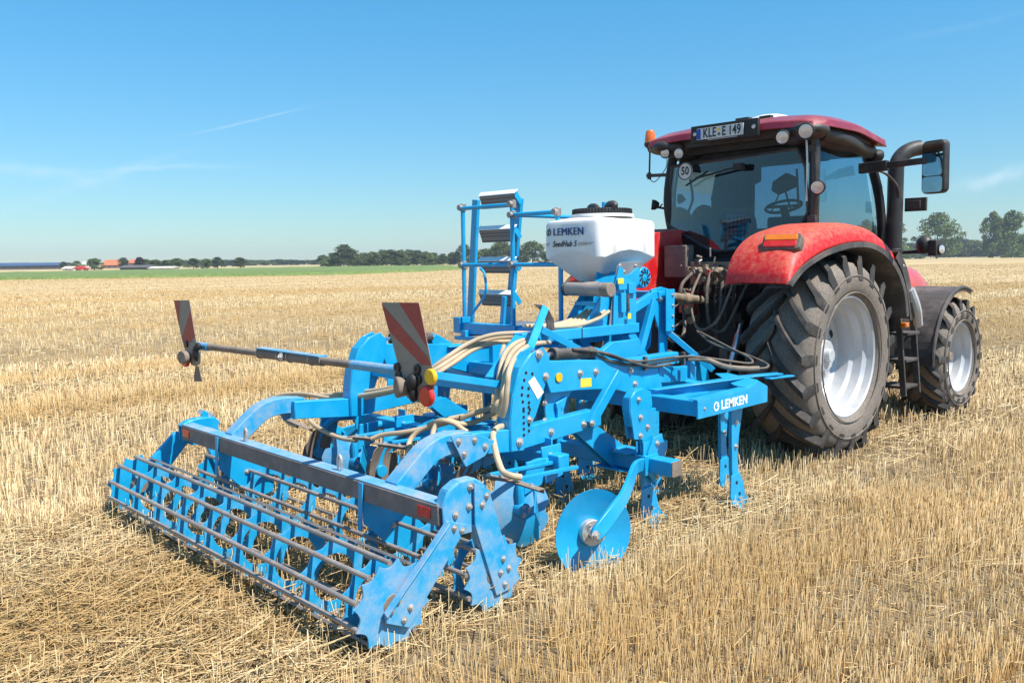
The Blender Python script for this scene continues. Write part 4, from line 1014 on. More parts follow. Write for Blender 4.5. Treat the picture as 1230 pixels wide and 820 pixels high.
# ---- fuel tank, steps, front fenders
for s in (-1, 1):
    g = MB(); g.box(s*.42 if s > 0 else -.80, .80 if s > 0 else -.42, 1.15, 2.05, .55, 1.15); g.build('fuel_tank', M['black'], T, bevel=.05)
    g = MB(); st = MB()
    for y in (1.46, 1.82): g.beam((s*1.13, y, .38), (s*1.05, y, 1.25), .03, .06, (s, 0, 0))
    for k in range(4): z = .45+.28*k; st_ = None; g.box(min(s*.86, s*1.14), max(s*.86, s*1.14), 1.48, 1.80, z, z+.03)
    sp_ = g.build('cab_steps', M['fender'], T, bevel=.004)
    g = MB(); g.box(min(s*1.10, s*1.15), max(s*1.10, s*1.15), 1.40, 1.50, 1.10, 1.15); g.build('side_reflector', M['orange'], sp_, bevel=.006)
    g = MB(); g.sweep(crom([(s*1.24, 1.27, 1.50), (s*1.27, 1.36, 1.32), (s*1.24, 1.50, 1.13)], 4), .045, 10); g.build('air_tank', M['rim'], T)
    # front mud guard : arc of black sheet with a rolled outer lip
    g = MB(); arc = []
    for i in range(19):
        a_ = R_(-2 + 112*i/18); arc.append(V(0, 2.86 - .80*math.cos(a_), .67+.80*math.sin(a_)))
    for i in range(18):
        p0, p1 = arc[i], arc[i+1]; g.plate([V(s*.68, p0.y, p0.z), V(s*1.18, p0.y, p0.z), V(s*1.18, p1.y, p1.z), V(s*.68, p1.y, p1.z)], .014)
    ff = g.build('front_fender', M['fender'], T)
    g = MB(); g.sweep([V(s*1.185, p.y, p.z) for p in arc], .020, 8); g.sweep([V(s*1.185, p.y, p.z) - (p-V(0, 2.86, .67)).normalized()*.035 for p in arc], .010, 6); g.build('fender_rim', M['fender'], ff)
    bolt(ff, (s*.92, arc[4].y-.01, arc[4].z), (0, -1, .3), .016)
    g = MB(); g.beam((s*.60, 2.5, .9), (s*.90, 2.2, 1.05), .04, .04); g.build('fender_bracket', M['black'], ff)
# ================================================================== CULTIVATOR
K = empty('cultivator', (0, -3.2, 0), 'long bright blue cultivator with double cage roller, coupled behind the red tractor', 'cultivator')
def part(mb, name, mt, par=None, bev=.004, **kw): return mb.build(name, M[mt] if isinstance(mt, str) else mt, par or K, bevel=bev, **kw)
def yz(px, py, X=.88):
    p = at(px, py, X=X); return (p.y, p.z)
def poly(pxs, X, sx=None):
    sx = X if sx is None else sx
    return [V(sx, *yz(px, py, X)) for px, py in pxs]
def P(X, yzs): return [V(X, y, z) for y, z in yzs]

# ---------------- rollers
XL, XR = -1.70, 1.515
def gear(X, cy, cz, r, t, teeth, rin=None, ph=0.):
    pts = []; n = teeth*6
    for k in range(n):
        a = 2*PI*k/n + ph; f = abs(((k/6.) % 1)-.5)*2           # 1 at the bar seats
        rr = r*(1 - .17*(1-f**2)); pts.append(V(X, cy+rr*math.cos(a), cz+rr*math.sin(a)))
    mb = MB()
    if rin is None:
        mb.plate(pts, t)
    else:
        k = len(pts); inn = [V(X, cy+rin*math.cos(2*PI*i/n+ph), cz+rin*math.sin(2*PI*i/n+ph)) for i in range(n)]
        vs = []
        for dx in (-t/2, t/2): vs += [p+V(dx, 0, 0) for p in pts] + [p+V(dx, 0, 0) for p in inn]
        fs = []
        for i in range(n):
            j = (i+1) % n
            fs += [(i, j, n+j, n+i), (2*n+i, 3*n+i, 3*n+j, 2*n+j), (i, 2*n+i, 2*n+j, j), (n+i, n+j, 3*n+j, 3*n+i)]
        mb.add(vs, fs)
    return mb
def roller(name, cy, cz, r, label, nb=11, ph=0., flat=(), teeth=12):
    root = empty(name, (0, cy, cz), label, None, None, K); del_cat(root)
    for X in (XL, XR):
        part(gear(X, cy, cz, r*1.03, .010, teeth, None, ph), 'end_disc', 'blue_dusty' if X > 0 else 'blue', root, 0)
        g = MB(); g.cyl((X-(.07 if X > 0 else .008), cy, cz), (X+(.008 if X > 0 else .07), cy, cz), .055, n=20); part(g, 'bearing_housing', 'mud', root, .004)
    xs = [XL+.385*k for k in range(1, 9)]
    for X in xs: part(gear(X, cy, cz, r*.97, .010, nb, r*.58, ph), 'ring', 'blue_ring', root, 0)
    g = MB()
    for k in range(nb):
        a = 2*PI*k/nb + ph; rr = r*.955; c = V(0, cy+rr*math.cos(a), cz+rr*math.sin(a)); rad = V(0, math.cos(a), math.sin(a))
        b = MB()
        if k in flat: b.beam(V(XL, c.y, c.z), V(XR, c.y, c.z), .050, .014, rad)
        else: b.cyl(V(XL, c.y, c.z), V(XR, c.y, c.z), .0135, n=10)
        part(b, 'roller_bar', 'bar', root, 0)
    return root
def del_cat(o):
    if 'category' in o: del o['category']
roller('cage_roller', -5.31, .225, .215, 'rear cage roller', 10, R_(20), flat=(1, 6))
roller('cage_roller', -4.66, .205, .200, 'front cage roller ahead of the crossbeam', 9, R_(8))

# crossbeam carrying both rollers
g = MB(); g.box(-1.62, 1.485, -5.0, -4.90, .525, .635); cb = part(g, 'roller_crossbeam', 'beamdust', K, .008)
g = MB(); g.box(-1.62, 1.47, -4.996, -4.904, .6355, .640); part(g, 'beam_top_face', 'blue_dusty', cb, 0)
for x0 in (-1.575, 1.32):
    g = MB(); g.box(x0, x0+.105, -5.006, -5.0005, .555, .61); part(g, 'beam_reflector', 'redref', cb, .001)
for (px, py) in ((303, 505), (417, 543)):
    c = at(px, py+8, Y=-4.9); g = MB(); g.tube([V(c.x-.02, -4.95, .62), V(c.x-.02, -4.95, .70), V(c.x, -4.95, .73), V(c.x+.02, -4.95, .70), V(c.x+.02, -4.95, .62)], .008, 6); part(g, 'lifting_eye', 'steel', cb, 0)
# end joints : folded head plate and two arms down to the roller axles
for s, X in ((1, 1.505), (-1, -1.69)):
    h = MB(); mt = 'blue_dusty' if s > 0 else 'blue'; zk = 1. if s > 0 else .35
    hp = [(-4.985, .50), (-4.99, .62), (-4.95, .70), (-4.88, .735), (-4.78, .735), (-4.72, .70), (-4.69, .62), (-4.72, .50), (-4.80, .46), (-4.90, .46)]
    hp = [(y, z if z < .63 else .62+(z-.62)*zk) for y, z in hp]
    h.plate(P(X, hp), .012); h.plate(P(X-s*.06, hp), .012)
    for (a, b) in ((1, 2), (2, 3), (3, 4), (4, 5)):
        h.plate([V(X, *hp[a]), V(X-s*.06, *hp[a]), V(X-s*.06, *hp[b]), V(X, *hp[b])], .010)
    hd = part(h, 'roller_head', mt, K, .004)
    for (y, z) in ((-4.81, .70), (-4.73, .66), (-4.82, .60), (-4.91, .575), (-4.96, .53), (-4.90, .49)): bolt(hd, (X+s*.008, y, z), (s, 0, 0), .014)
    a1 = MB(); a1.plate(P(X+s*.038, [(-4.99, .57), (-4.86, .52), (-5.20, .14), (-5.24, .10), (-5.37, .16), (-5.375, .21)]), .012)
    a1.plate([V(X+s*.032, -4.99, .57), V(X+s*.032, -5.375, .21), V(X+s*.075, -5.385, .20), V(X+s*.075, -5.0, .56)], .008)
    r1 = part(a1, 'roller_arm', mt, K, .003)
    for (y, z) in ((-5.34, .215), (-5.27, .15), (-5.30, .255), (-5.23, .20), (-4.95, .525), (-4.90, .50)): bolt(r1, (X+s*.046, y, z), (s, 0, 0), .012)
    a2 = MB(); a2.plate(P(X+s*.024, [(-4.80, .72), (-4.70, .665), (-4.53, .15), (-4.55, .10), (-4.66, .09), (-4.80, .50)]), .012)
    a2.plate([V(X+s*.018, -4.80, .50), V(X+s*.018, -4.66, .10), V(X-s*.03, -4.66, .10), V(X-s*.03, -4.80, .50)], .008)
    r2 = part(a2, 'roller_arm', mt, K, .003)
    for (y, z) in ((-4.60, .14), (-4.63, .21), (-4.57, .22), (-4.61, .28), (-4.75, .60), (-4.72, .64)): bolt(r2, (X+s*.032, y, z), (s, 0, 0), .012)
# inner hanging brackets of the rollers
for X in (.82, -.98):
    g = MB(); g.plate(P(X, [(-5.0, .62), (-4.88, .62), (-4.74, .45), (-4.58, .30), (-4.60, .17), (-4.72, .14), (-4.86, .26), (-5.0, .40)]), .012)
    g.plate([V(X-.03, -5.005, .63), V(X+.012, -5.005, .63), V(X+.012, -5.02, .36), V(X-.03, -5.02, .36)], .008)
    hb_ = part(g, 'roller_hanger', 'blue', K, .003); bolt(hb_, (X+.006, -4.80, .35), (1, 0, 0), .013)

# ---------------- carrying arms from the crossbeam forward to the hinge plates
for s in (1, -1):
    X = s*.98; g = MB()
    cl = crom([V(X, -4.89, .60), V(X, -4.78, .69), V(X*.995, -4.66, .775), V(X*.985, -4.52, .80), V(X*.97, -4.36, .785)], 4)
    w2 = .055
    for (a, b) in zip(cl[:-1], cl[1:]):
        pass
    vs = []; fs = []
    for i, p in enumerate(cl):
        d = (cl[min(i+1, len(cl)-1)]-cl[max(i-1, 0)]).normalized(); nn = V(0, -d.z, d.y).normalized()
        for (ax, an) in ((-w2, -.06), (w2, -.06), (w2, .06), (-w2, .06)): vs.append(p+V(ax, 0, 0)+nn*an)
    for i in range(len(cl)-1):
        for k in range(4): a, b = i*4+k, i*4+(k+1) % 4; fs.append((a, b, b+4, a+4))
    fs += [(3, 2, 1, 0), tuple(len(vs)-4+k for k in range(4))]
    g.add(vs, fs); ar = part(g, 'roller_carrier_arm', 'blue_dusty', K, .006)
    # joint cheeks
    g = MB(); g.plate(P(s*1.05, [(-4.56, .86), (-4.36, .84), (-4.22, .78), (-4.30, .70), (-4.45, .66)]), .010)
    jp = part(g, 'joint_plate', 'blue_dusty', K, .003)
    for (y, z) in ((-4.50, .82), (-4.38, .81), (-4.46, .74), (-4.30, .76)): bolt(jp, (s*1.056, y, z), (s, 0, 0), .014)
    # lower longitudinal arm
    g = MB(); X = s*.90
    g.plate(P(X, [(-4.46, .83), (-3.90, .79), (-3.20, .82), (-3.12, .80), (-3.12, .70), (-3.28, .69), (-3.95, .65), (-4.46, .70)]), .075)
    la = part(g, 'lower_arm', 'blue', K, .005)
    for (y, z) in ((-3.90, .715), (-3.30, .735), (-3.62, .73)): bolt(la, (s*.938, y, z), (s, 0, 0), .017)
    # hinge plates with the row of adjusting holes
    q = [(-3.80, 1.26), (-3.90, 1.17), (-3.965, 1.02), (-3.99, .86), (-3.99, .66), (-3.88, .65), (-3.84, .76), (-3.77, .86), (-3.71, .98), (-3.66, 1.10), (-3.64, 1.22), (-3.70, 1.29)]
    g = MB(); g.plate(P(s*.845, q), .012); g.plate(P(s*.945, q), .012)
    for (a, b) in zip(q[0:4], q[1:5]): g.plate([V(s*.845, *a), V(s*.945, *a), V(s*.945, *b), V(s*.845, *b)], .01)
    hp = part(g, 'hinge_plate', 'blue', K, .003)
    for i in range(6):
        for j in range(2):
            y = -3.885+.055*j + .012*abs(2.5-i) - .01*i*.5; z = 1.14-.045*i - .012*j; h = MB()
            h.cyl((s*.9525, y, z), (s*.9515, y, z), .011, n=12); part(h, 'pin_hole', 'black', hp, 0)
            y2 = -3.86+.045*j; z2 = .90-.038*i+.02*j
            if i < 5 and j < 2: h = MB(); h.cyl((s*.9525, y2-.02, z2), (s*.9515, y2-.02, z2), .011, n=12); part(h, 'pin_hole', 'black', hp, 0)
    for (y, z, r) in ((-3.74, 1.25, .022), (-3.68, 1.10, .018), (-3.83, .84, .016), (-3.92, .71, .02)): bolt(hp, (s*.952, y, z), (s, 0, 0), r)
    if s > 0:
        g = MB(); a, b, c, d = [V(.9535, *t) for t in ((-3.84, 1.08), (-3.785, 1.11), (-3.70, 1.00), (-3.755, .96))]
        g.plate([a, b, c, d], .002); part(g, 'type_label', 'label', hp, 0)
    # upper box beam
    g = MB(); g.plate(P(s*.895, [(-3.72, 1.20), (-3.30, 1.17), (-2.50, 1.10), (-2.42, .88), (-2.72, .86), (-3.0, .94), (-3.35, .97), (-3.62, .98)]), .085)
    ub = part(g, 'upper_beam', 'blue', K, .006)
    if s > 0:
        g = MB(); c = V(.94, *yz(671, 453, .94)); g.cyl(c, c+V(.008, 0, 0), .030, n=24); part(g, 'round_reflector', 'yellow', ub, .001)
        g = MB(); c = V(.9385, *yz(704, 458.5, .94)); g.plate([c+V(0, -.055, -.032), c+V(0, .055, -.038), c+V(0, .055, .022), c+V(0, -.055, .028)], .003); part(g, 'warning_label', 'ylabel', ub, 0)
    for (px, py) in ((697, 448), (716, 446), (739, 447), (757.5, 445), (763, 461)):
        y, z = yz(px, py, .94); bolt(ub, (s*.938, y, z), (s, 0, 0), .017)
    # web plate between upper beam and lower arm, small link and triangle
    g = MB(); g.plate(P(s*.88, [(-3.62, .98), (-3.35, .97), (-3.42, .90), (-3.46, .80), (-3.44, .74), (-3.60, .74), (-3.62, .86)]), .012)
    wp = part(g, 'web_plate', 'blue', K, .003)
    for (px, py) in ((656, 484), (656, 505)): y, z = yz(px, py, .9); bolt(wp, (s*.886, y, z), (s, 0, 0), .014)
    g = MB(); g.beam(V(s*.90, *yz(671, 490, .9)), V(s*.90, *yz(671, 505, .9)), .02, .035, (0, 1, 0)); g.plate(P(s*.90, [yz(667, 484, .9), yz(680, 476, .9), yz(677, 489, .9), yz(668, 491, .9)]), .02)
    part(g, 'depth_stop', 'blue', K, .003)
    # diagonal strut
    a = V(s*.955, *yz(742, 447, .95)); b = V(s*.955, *yz(707, 510, .95)); g = MB(); g.beam(a, b, .05, .075, (0, 1, 0)); ds = part(g, 'diagonal_strut', 'blue', K, .005)
    bolt(ds, b+V(s*.026, 0, .015), (s, 0, 0), .016)
    # hydraulic / screw spindle between hinge plate and frame
    a = V(s*.895, -3.72, 1.235); b = V(s*.895, -3.16, 1.205); g = MB(); g.cyl(a, a.lerp(b, .32), .017, n=12); cy = part(g, 'spindle_rod', 'bright', K, 0)
    g = MB(); g.cyl(a.lerp(b, .28), b, .038, n=20); g.cyl(a.lerp(b, .28), a.lerp(b, .36), .046, n=20); g.cyl(a.lerp(b, .9), b, .043, n=16); g.ell(a, .03, .035, .035); part(g, 'spindle_barrel', 'cylinder', cy, .002)
    g = MB(); g.cyl(b+V(-.04, .03, -.02), b+V(.04, .03, -.02), .045, n=20); g.plate([b+V(0, .0, .04), b+V(0, .07, .02), b+V(0, .22, -.06), b+V(0, .0, -.10)], .05); part(g, 'spindle_mount', 'blue', K, .003)
# tie tube between the hinge plates (carries the lamps' boom)
g = MB(); g.box(-.84, .84, -3.80, -3.72, .955, 1.035); part(g, 'tie_beam', 'blue', K, .008)
g = MB(); g.box(-.84, .84, -2.80, -2.70, .88, .98); part(g, 'tie_beam', 'blue', K, .008)

# ---------------- low levelling beam and its clamps
g = MB(); g.box(-1.37, 1.37, -2.90, -2.79, .365, .475); lb = part(g, 'levelling_beam', 'blue', K, .010)
for s in (-1, 1):
    g = MB(); g.box(min(s*1.37, s*1.374), max(s*1.37, s*1.374), -2.897, -2.793, .368, .472); part(g, 'beam_cap', 'mud', lb, 0)
for s in (-1, 1):
    X = s*.80; lk = [(-3.34, .70), (-3.14, .72), (-2.82, .52), (-2.80, .36), (-2.90, .35), (-3.22, .60)]; g = MB(); g.plate(P(X, lk), .014); g.plate(P(X+.06, lk), .014)
    g.plate([V(X-.08, -2.96, .485), V(X+.22, -2.96, .485), V(X+.30, -2.84, .485), V(X+.26, -2.74, .485), V(X-.08, -2.74, .485)], .010)
    g.plate([V(X-.08, -2.96, .355), V(X+.20, -2.96, .355), V(X+.26, -2.74, .355), V(X-.08, -2.74, .355)], .010)
    cp = part(g, 'beam_clamp', 'blue', K, .003)
    for (dx, y) in ((-.02, -2.93), (.10, -2.93), (.18, -2.77)): bolt(cp, (X+dx, y, .490), (0, 0, 1), .012)

# rearward row beams at mid height (left one seen through the frame)
for (x0, x1) in ((-1.25, -.10), (.30, 1.1)):
    g = MB(); g.box(x0, x1, -3.72, -3.62, .52, .61); part(g, 'disc_beam', 'blue', K, .008)
for X in (-1.2, -.62, -.12, .35, .95):
    g = MB(); g.beam((X, -3.67, .70), (X, -3.67, .40), .09, .012, (0, 1, 0)); g.plate(P(X+.05, [(-3.78, .66), (-3.60, .66), (-3.58, .45), (-3.74, .42)]), .012); q = part(g, 'disc_clamp', 'blue', K, .003)
    bolt(q, (X+.058, -3.70, .60), (1, 0, 0), .013); bolt(q, (X+.058, -3.66, .50), (1, 0, 0), .013)

# ---------------- levelling discs (hollow, notched) on sprung arms
def concave(c, n_, R, notch, mt, par, name='levelling_disc', dish=.045, seg=60):
    c = Vector(c); n_ = Vector(n_).normalized(); a = n_.orthogonal().normalized(); b = n_.cross(a); vs = []; rings = 7
    for side_ in (0, .006):
        for i in range(rings):
            for k in range(seg):
                t = 2*PI*k/seg; rr = R*i/(rings-1)
                if notch and i == rings-1: rr *= 1-.13*max(0, math.cos(t*notch))**1.2*1.2
                if notch and i == rings-2: rr *= 1-.05*max(0, math.cos(t*notch))
                vs.append(c + a*rr*math.cos(t) + b*rr*math.sin(t) + n_*(dish*(1-(rr/R)**2)+side_))
    fs = []; m_ = rings*seg
    for i in range(rings-1):
        for k in range(seg):
            k2 = (k+1) % seg; q = (i*seg+k, (i+1)*seg+k, (i+1)*seg+k2, i*seg+k2); fs += [tuple(x+m_ for x in q), q[::-1]]
    i = rings-1
    for k in range(seg):
        k2 = (k+1) % seg; fs.append((i*seg+k, m_+i*seg+k, m_+i*seg+k2, i*seg+k2))
    g = MB(); g.add(vs, fs); return g.build(name, M[mt], par, ang=60)
DX = [(-1.28, 1), (-.86, -1), (-.40, 1), (.06, -1), (.52, 1), (.97, -1)]
for i, (X, s) in enumerate(DX):
    yc = -4.02+.03*(i % 2)
    r = MB(); r.sweep(crom([(X-s*.02, -3.67, .56), (X-s*.03, -3.86, .56), (X-s*.05, -3.98, .46), (X-s*.06, yc, .31)], 4), .028, 10); r.cyl((X-s*.10, yc, .31), (X, yc, .31), .045, n=16)
    r.plate(P(X-s*.07, [(-3.95, .60), (-3.78, .60), (-3.82, .44), (-3.98, .40)]), .02); arm = part(r, 'disc_arm', 'blue', K, .003)
    concave((X, yc, .285), (s*-.90, -.42*1, .05), .235, 8, 'mud' if i % 2 == 0 else 'blue_dusty', arm)
    for t in range(3): bolt(arm, (X-s*.10, yc+.03*math.cos(t*2.1), .31+.03*math.sin(t*2.1)), (-s, 0, 0), .010)
    # flat deflector blade beside each pair, dust on its face
    d = MB(); cx = X+.16; d.plate([V(cx, -3.98, .46), V(cx+.10, -4.06, .47), V(cx+.13, -4.10, .36), V(cx+.12, -4.05, .27), V(cx+.14, -4.07, .20), V(cx+.05, -4.00, .14), V(cx-.03, -3.95, .16), V(cx+.01, -3.97, .28), V(cx-.04, -3.93, .36)], .008)
    part(d, 'deflector_blade', 'blue', K, .001)
# smooth border discs at both ends, each on a curved arm from the levelling beam
def rsweep(mb, pts, wd, h, side_=V(1, 0, 0)):
    vs = []; fs = []; n = len(pts)
    for i, p in enumerate(pts):
        d = (pts[min(i+1, n-1)]-pts[max(i-1, 0)]).normalized(); s_ = (side_-d*side_.dot(d)).normalized(); u_ = s_.cross(d).normalized()
        hh = h[i] if isinstance(h, list) else h
        for (x, y) in ((-1, -1), (1, -1), (1, 1), (-1, 1)): vs.append(p+s_*x*wd/2+u_*y*hh/2)
    for i in range(n-1):
        for k in range(4): a, b = i*4+k, i*4+(k+1) % 4; fs.append((a, b, b+4, a+4))
    fs += [(3, 2, 1, 0), tuple((n-1)*4+k for k in range(4))]; return mb.add(vs, fs)
for s in (1, -1):
    dc = at(713, 640, X=1.47); dc = V(s*1.47, dc.y, dc.z); hubn = V(s*.955, -.28, .05).normalized()
    concave(dc, hubn, .264, 0, 'blue', K, 'border_disc', dish=-.055)
    o_ = dc - hubn*.05; g = MB(); g.cyl(o_+hubn*.002, o_+hubn*.05, .078, n=28); g.cyl(o_+hubn*.05, o_+hubn*.10, .036, n=20); bh = part(g, 'disc_hub', 'steel', K, .003)
    bolt(bh, o_+hubn*.125, hubn, .022)
    for t in range(4): bolt(bh, o_+hubn*.05+V(0, .060*math.cos(t*PI/2+.5), .060*math.sin(t*PI/2+.5)), hubn, .008)
    e0 = o_+hubn*.115
    ap = [at(714, 644, X=1.57), at(722, 634, X=1.58), at(737, 614, X=1.57), at(749, 597, X=1.51), at(757, 578, X=1.40), at(763, 562, X=1.27)]
    pts = crom([V(s*p.x, p.y, p.z) for p in ap] + [V(s*1.15, -2.93, .43)], 5)
    hs_ = [.07, .078, .085]+[.09]*(len(pts)-3); g = MB(); rsweep(g, pts, .026, hs_, V(s, -.35, 0).normalized()); g.box(min(s*1.08, s*1.18), max(s*1.08, s*1.18), -2.94, -2.78, .35, .49); bda = part(g, 'border_disc_arm', 'blue', K, .004); q = at(715.5, 643, X=1.585); bolt(bda, (s*1.583, q.y, q.z), hubn, .020)

# ---------------- tines with wing shares
def tine(X, Y0, top, guard=True):
    """shank hanging from (X, Y0, top) to a pointed wing share in the soil"""
    g = MB(); YZ = [(Y0-.06, top), (Y0+.10, top), (Y0+.045, top-.22), (Y0+.03, .38), (Y0+.05, .24), (Y0+.12, .10), (Y0+.06, .08), (Y0-.02, .16), (Y0-.045, .30), (Y0-.05, .50)]
    g.plate(P(X, YZ), .030); t = part(g, 'tine', 'blue', K, .003)
    g = MB(); g.plate(P(X+.022, [(Y0-.07, .25), (Y0+.04, .26), (Y0+.09, .18), (Y0+.12, .08), (Y0+.22, .0), (Y0+.20, -.03), (Y0-.02, -.02), (Y0-.08, .10)]), .012)
    for s in (-1, 1): g.plate([V(X, Y0+.16, .03), V(X, Y0-.06, .06), V(X+s*.15, Y0-.12, .015), V(X+s*.15, Y0-.06, .0)], .010)
    sh = part(g, 'share', 'blue', t, .002)
    for (y, z) in ((Y0-.0, .19), (Y0+.04, .10)): h = MB(); h.beam((X+.029, y-.012, z), (X+.029, y+.012, z), .002, .024); part(h, 'square_hole', 'black', sh, 0)
    g = MB(); g.sweep([V(X, Y0+.10, .05), V(X, Y0+.26, -.02)], [.028, .014], 6); part(g, 'share_point', 'bar', t, 0)
    bolt(t, (X+.016, Y0, top-.12), (1, 0, 0), .014); bolt(t, (X+.016, Y0, top-.30), (1, 0, 0), .014)
    g = MB(); guard and g.plate(P(X+.03, [(Y0-.07, top-.22), (Y0+.06, top-.22), (Y0+.06, top-.42), (Y0-.07, top-.38)]), .012); g.plate(P(X-.03, [(Y0-.07, top-.22), (Y0+.06, top-.22), (Y0+.06, top-.42), (Y0-.07, top-.38)]), .012); guard and part(g, 'shear_guard', 'blue', t, .002)
    return t
for X in (1.36, -1.36): tine(X, -2.12, .76, False)
for X in (1.02, -1.02): tine(X, -1.74, .76, False)
for X in (.72, -.72, 0.): tine(X, -2.28, .78)
for X in (.30, -.30, 1.12, -1.12): tine(X, -2.86, .80)
for X in (.36, -.36): tine(X, -1.80, .78)
# tall curved holders above the rear outer tines
for s in (-1, 1):
    X = s*1.12; g = MB()
    q = [yz(*p, 1.12) for p in ((755, 512), (752, 492), (753, 478), (759, 469), (768, 466), (777, 470), (779, 485), (774, 502), (769, 516), (768, 527), (757, 527))]
    g.plate(P(X+s*.03, q), .012); g.plate(P(X-s*.03, q), .012)
    for a, b in zip(q[0:4], q[1:5]): g.plate([V(X+s*.03, *a), V(X-s*.03, *a), V(X-s*.03, *b), V(X+s*.03, *b)], .01)
    h = part(g, 'tine_holder', 'blue', K, .003)
    for (px, py) in ((764, 500), (764, 522), (762, 479)): bolt(h, V(X+s*.038, *yz(px, py, 1.12)), (s, 0, 0), .014)
    g = MB(); g.plate(P(X+s*.045, [(-2.84, .60), (-2.74, .62), (-2.70, .50), (-2.72, .32), (-2.80, .26), (-2.88, .34), (-2.90, .50)]), .014); g.box(min(X+s*.04, X-s*.10), max(X+s*.04, X-s*.10), -2.76, -2.66, .49, .56)
    h = part(g, 'shank_clamp', 'blue', K, .003)
    for (y, z) in ((-2.80, .56), (-2.80, .32), (-2.74, .44)): bolt(h, (X+s*.053, y, z), (s, 0, 0), .014)

# ---------------- main frame
g = MB(); g.box(-1.452, 1.452, -2.66, -2.56, .755, .865); part(g, 'rear_frame_beam', 'blue', K, .008)
g = MB(); g.box(-1.44, 1.44, -1.94, -1.85, .775, .870); part(g, 'front_frame_beam', 'blue', K, .008)
for s in (-1, 1):
    g = MB(); X = s*1.46
    e = [yz(835, 474, 1.46), yz(895, 455.5, 1.46), yz(909, 448.5, 1.46), yz(921, 462, 1.46), yz(921, 480, 1.46), yz(835, 501, 1.46)]
    e = [(-2.74, .88), (-2.12, .895), (-1.97, .94), (-1.84, .885), (-1.84, .765), (-2.74, .755)]
    g.plate(P(X, e), .014)
    # folded top flange all round
    g.plate([V(X, -2.74, .885), V(X, -2.12, .898), V(X-s*.07, -2.12, .898), V(X-s*.07, -2.74, .885)], .008)
    g.plate([V(X, -2.12, .898), V(X, -1.97, .942), V(X-s*.30, -1.90, .96), V(X-s*.36, -1.98, .96), V(X-s*.12, -2.10, .905)], .008)
    ep = part(g, 'frame_end_plate', 'blue', K, .003)
    g = MB(); g.plate([V(X-s*.02, -2.72, .885), V(X-s*.30, -1.86, .965), V(X-s*.62, -2.1, .965), V(X-s*.50, -2.72, .89)], .008) if False else g.plate([V(s*.95, -2.62, .895), V(s*1.02, -2.62, .895), V(s*1.40, -1.92, .955), V(s*1.30, -1.92, .955)], .010)
    g.plate([V(s*.985, -2.62, .895), V(s*1.35, -1.92, .955), V(s*1.35, -1.92, .82), V(s*.985, -2.62, .78)], .010)
    part(g, 'frame_gusset', 'blue', K, .003)
    g = MB(); g.box(min(s*1.12, s*1.20), max(s*1.12, s*1.20), -2.56, -1.80, .77, .86); g.beam((s*1.30, -1.95, .95), (s*1.44, -1.62, .955), .09, .010); g.beam((s*1.44, -1.80, .935), (s*1.44, -1.44, .92), .055, .012); part(g, 'frame_rib', 'blue', K, .003)
    if s > 0:
        c = V(X+.008, -2.22, .822)
        lettering('maker_lettering', 'LEMKEN', .088, c+V(0, -.07, -.004), (0, 1, .01), (0, 0, 1), M['label'], ep, .0008, .0028, 0, 1.)
        g = MB(); q = V(X+.0085, -2.52, .818); g.lathe([(0, .022), (.001, .022), (.001, .033), (0, .033)], q, (1, 0, 0), 28, True); g.lathe([(0, 0), (.001, 0), (.001, .010), (0, .010)], q+V(0, .016, .004), (1, 0, 0), 16, True); part(g, 'maker_emblem', 'label', ep, 0)
        bolt(ep, (X+.007, -2.66, .82), (1, 0, 0), .008); 
    for X2 in (.50, .20):
        g = MB(); g.box(s*X2-.04, s*X2+.04, -2.57, -1.75, .78, .88); part(g, 'frame_rail', 'blue', K, .006)
# folded cover plate and upper rail by the headstock
g = MB(); e = [yz(723, 437, .9), yz(810, 424, .9), yz(811, 437, .9), yz(806, 438, .9), yz(775, 440, .9), yz(725, 446, .9)]
e = [(-3.02, 1.12), (-2.18, 1.125), (-2.17, 1.045), (-2.30, 1.04), (-3.0, 1.06)]
for s in (-1, 1): gg = MB(); gg.plate(P(s*.90, e), .012); gg.plate([V(s*.90, -3.02, 1.12), V(s*.90, -2.18, 1.125), V(s*.82, -2.18, 1.125), V(s*.82, -3.02, 1.12)], .010); part(gg, 'cover_plate', 'blue', K, .003)
for s in (-1, 1):
    g = MB(); g.beam((s*.88, -2.45, .98), (s*.70, -1.72, .90), .09, .12); part(g, 'frame_rail', 'blue', K, .006)
    g = MB(); g.plate(P(s*.60, [(-2.75, .88), (-2.75, 1.16), (-2.62, 1.22), (-2.30, 1.22), (-2.25, 1.1), (-2.45, 1.08), (-2.48, .88)]), .05); part(g, 'frame_bracket', 'blue', K, .004)
# right hose carriers on top of the frame
g = MB(); g.beam((.93, -2.05, 1.10), (.93, -2.05, .92), .03, .06); part(g, 'hose_clip', 'blue', K, .003)
for (yy, zz) in (((-2.95, 1.10)), ((-2.60, 1.08))): pass
hp1 = [[(.93, -3.16, 1.19), (.95, -3.0, 1.13), (.96, -2.75, 1.085), (.96, -2.5, 1.08), (.96, -2.2, 1.08), (1.0, -2.0, 1.07), (1.12, -1.88, 1.0), (1.26, -1.75, .99), (1.33, -1.64, .99), (1.28, -1.54, 1.01), (1.05, -1.47, 1.06), (.7, -1.4, 1.12), (.4, -1.2, 1.2)],
       [(.93, -3.16, 1.22), (.95, -2.95, 1.15), (.97, -2.7, 1.11), (.97, -2.3, 1.105), (1.0, -2.08, 1.09), (1.1, -1.85, 1.05), (1.22, -1.68, 1.02), (1.12, -1.52, 1.04), (.9, -1.45, 1.1), (.5, -1.3, 1.2)],
       [(.93, -3.4, 1.25), (.96, -3.1, 1.20), (.98, -2.85, 1.12), (.97, -2.6, 1.06), (.96, -2.35, 1.055)]]
for p in hp1: g = MB(); g.tube(p, .010, 8); part(g, 'hydraulic_hose', 'hose', K, 0)
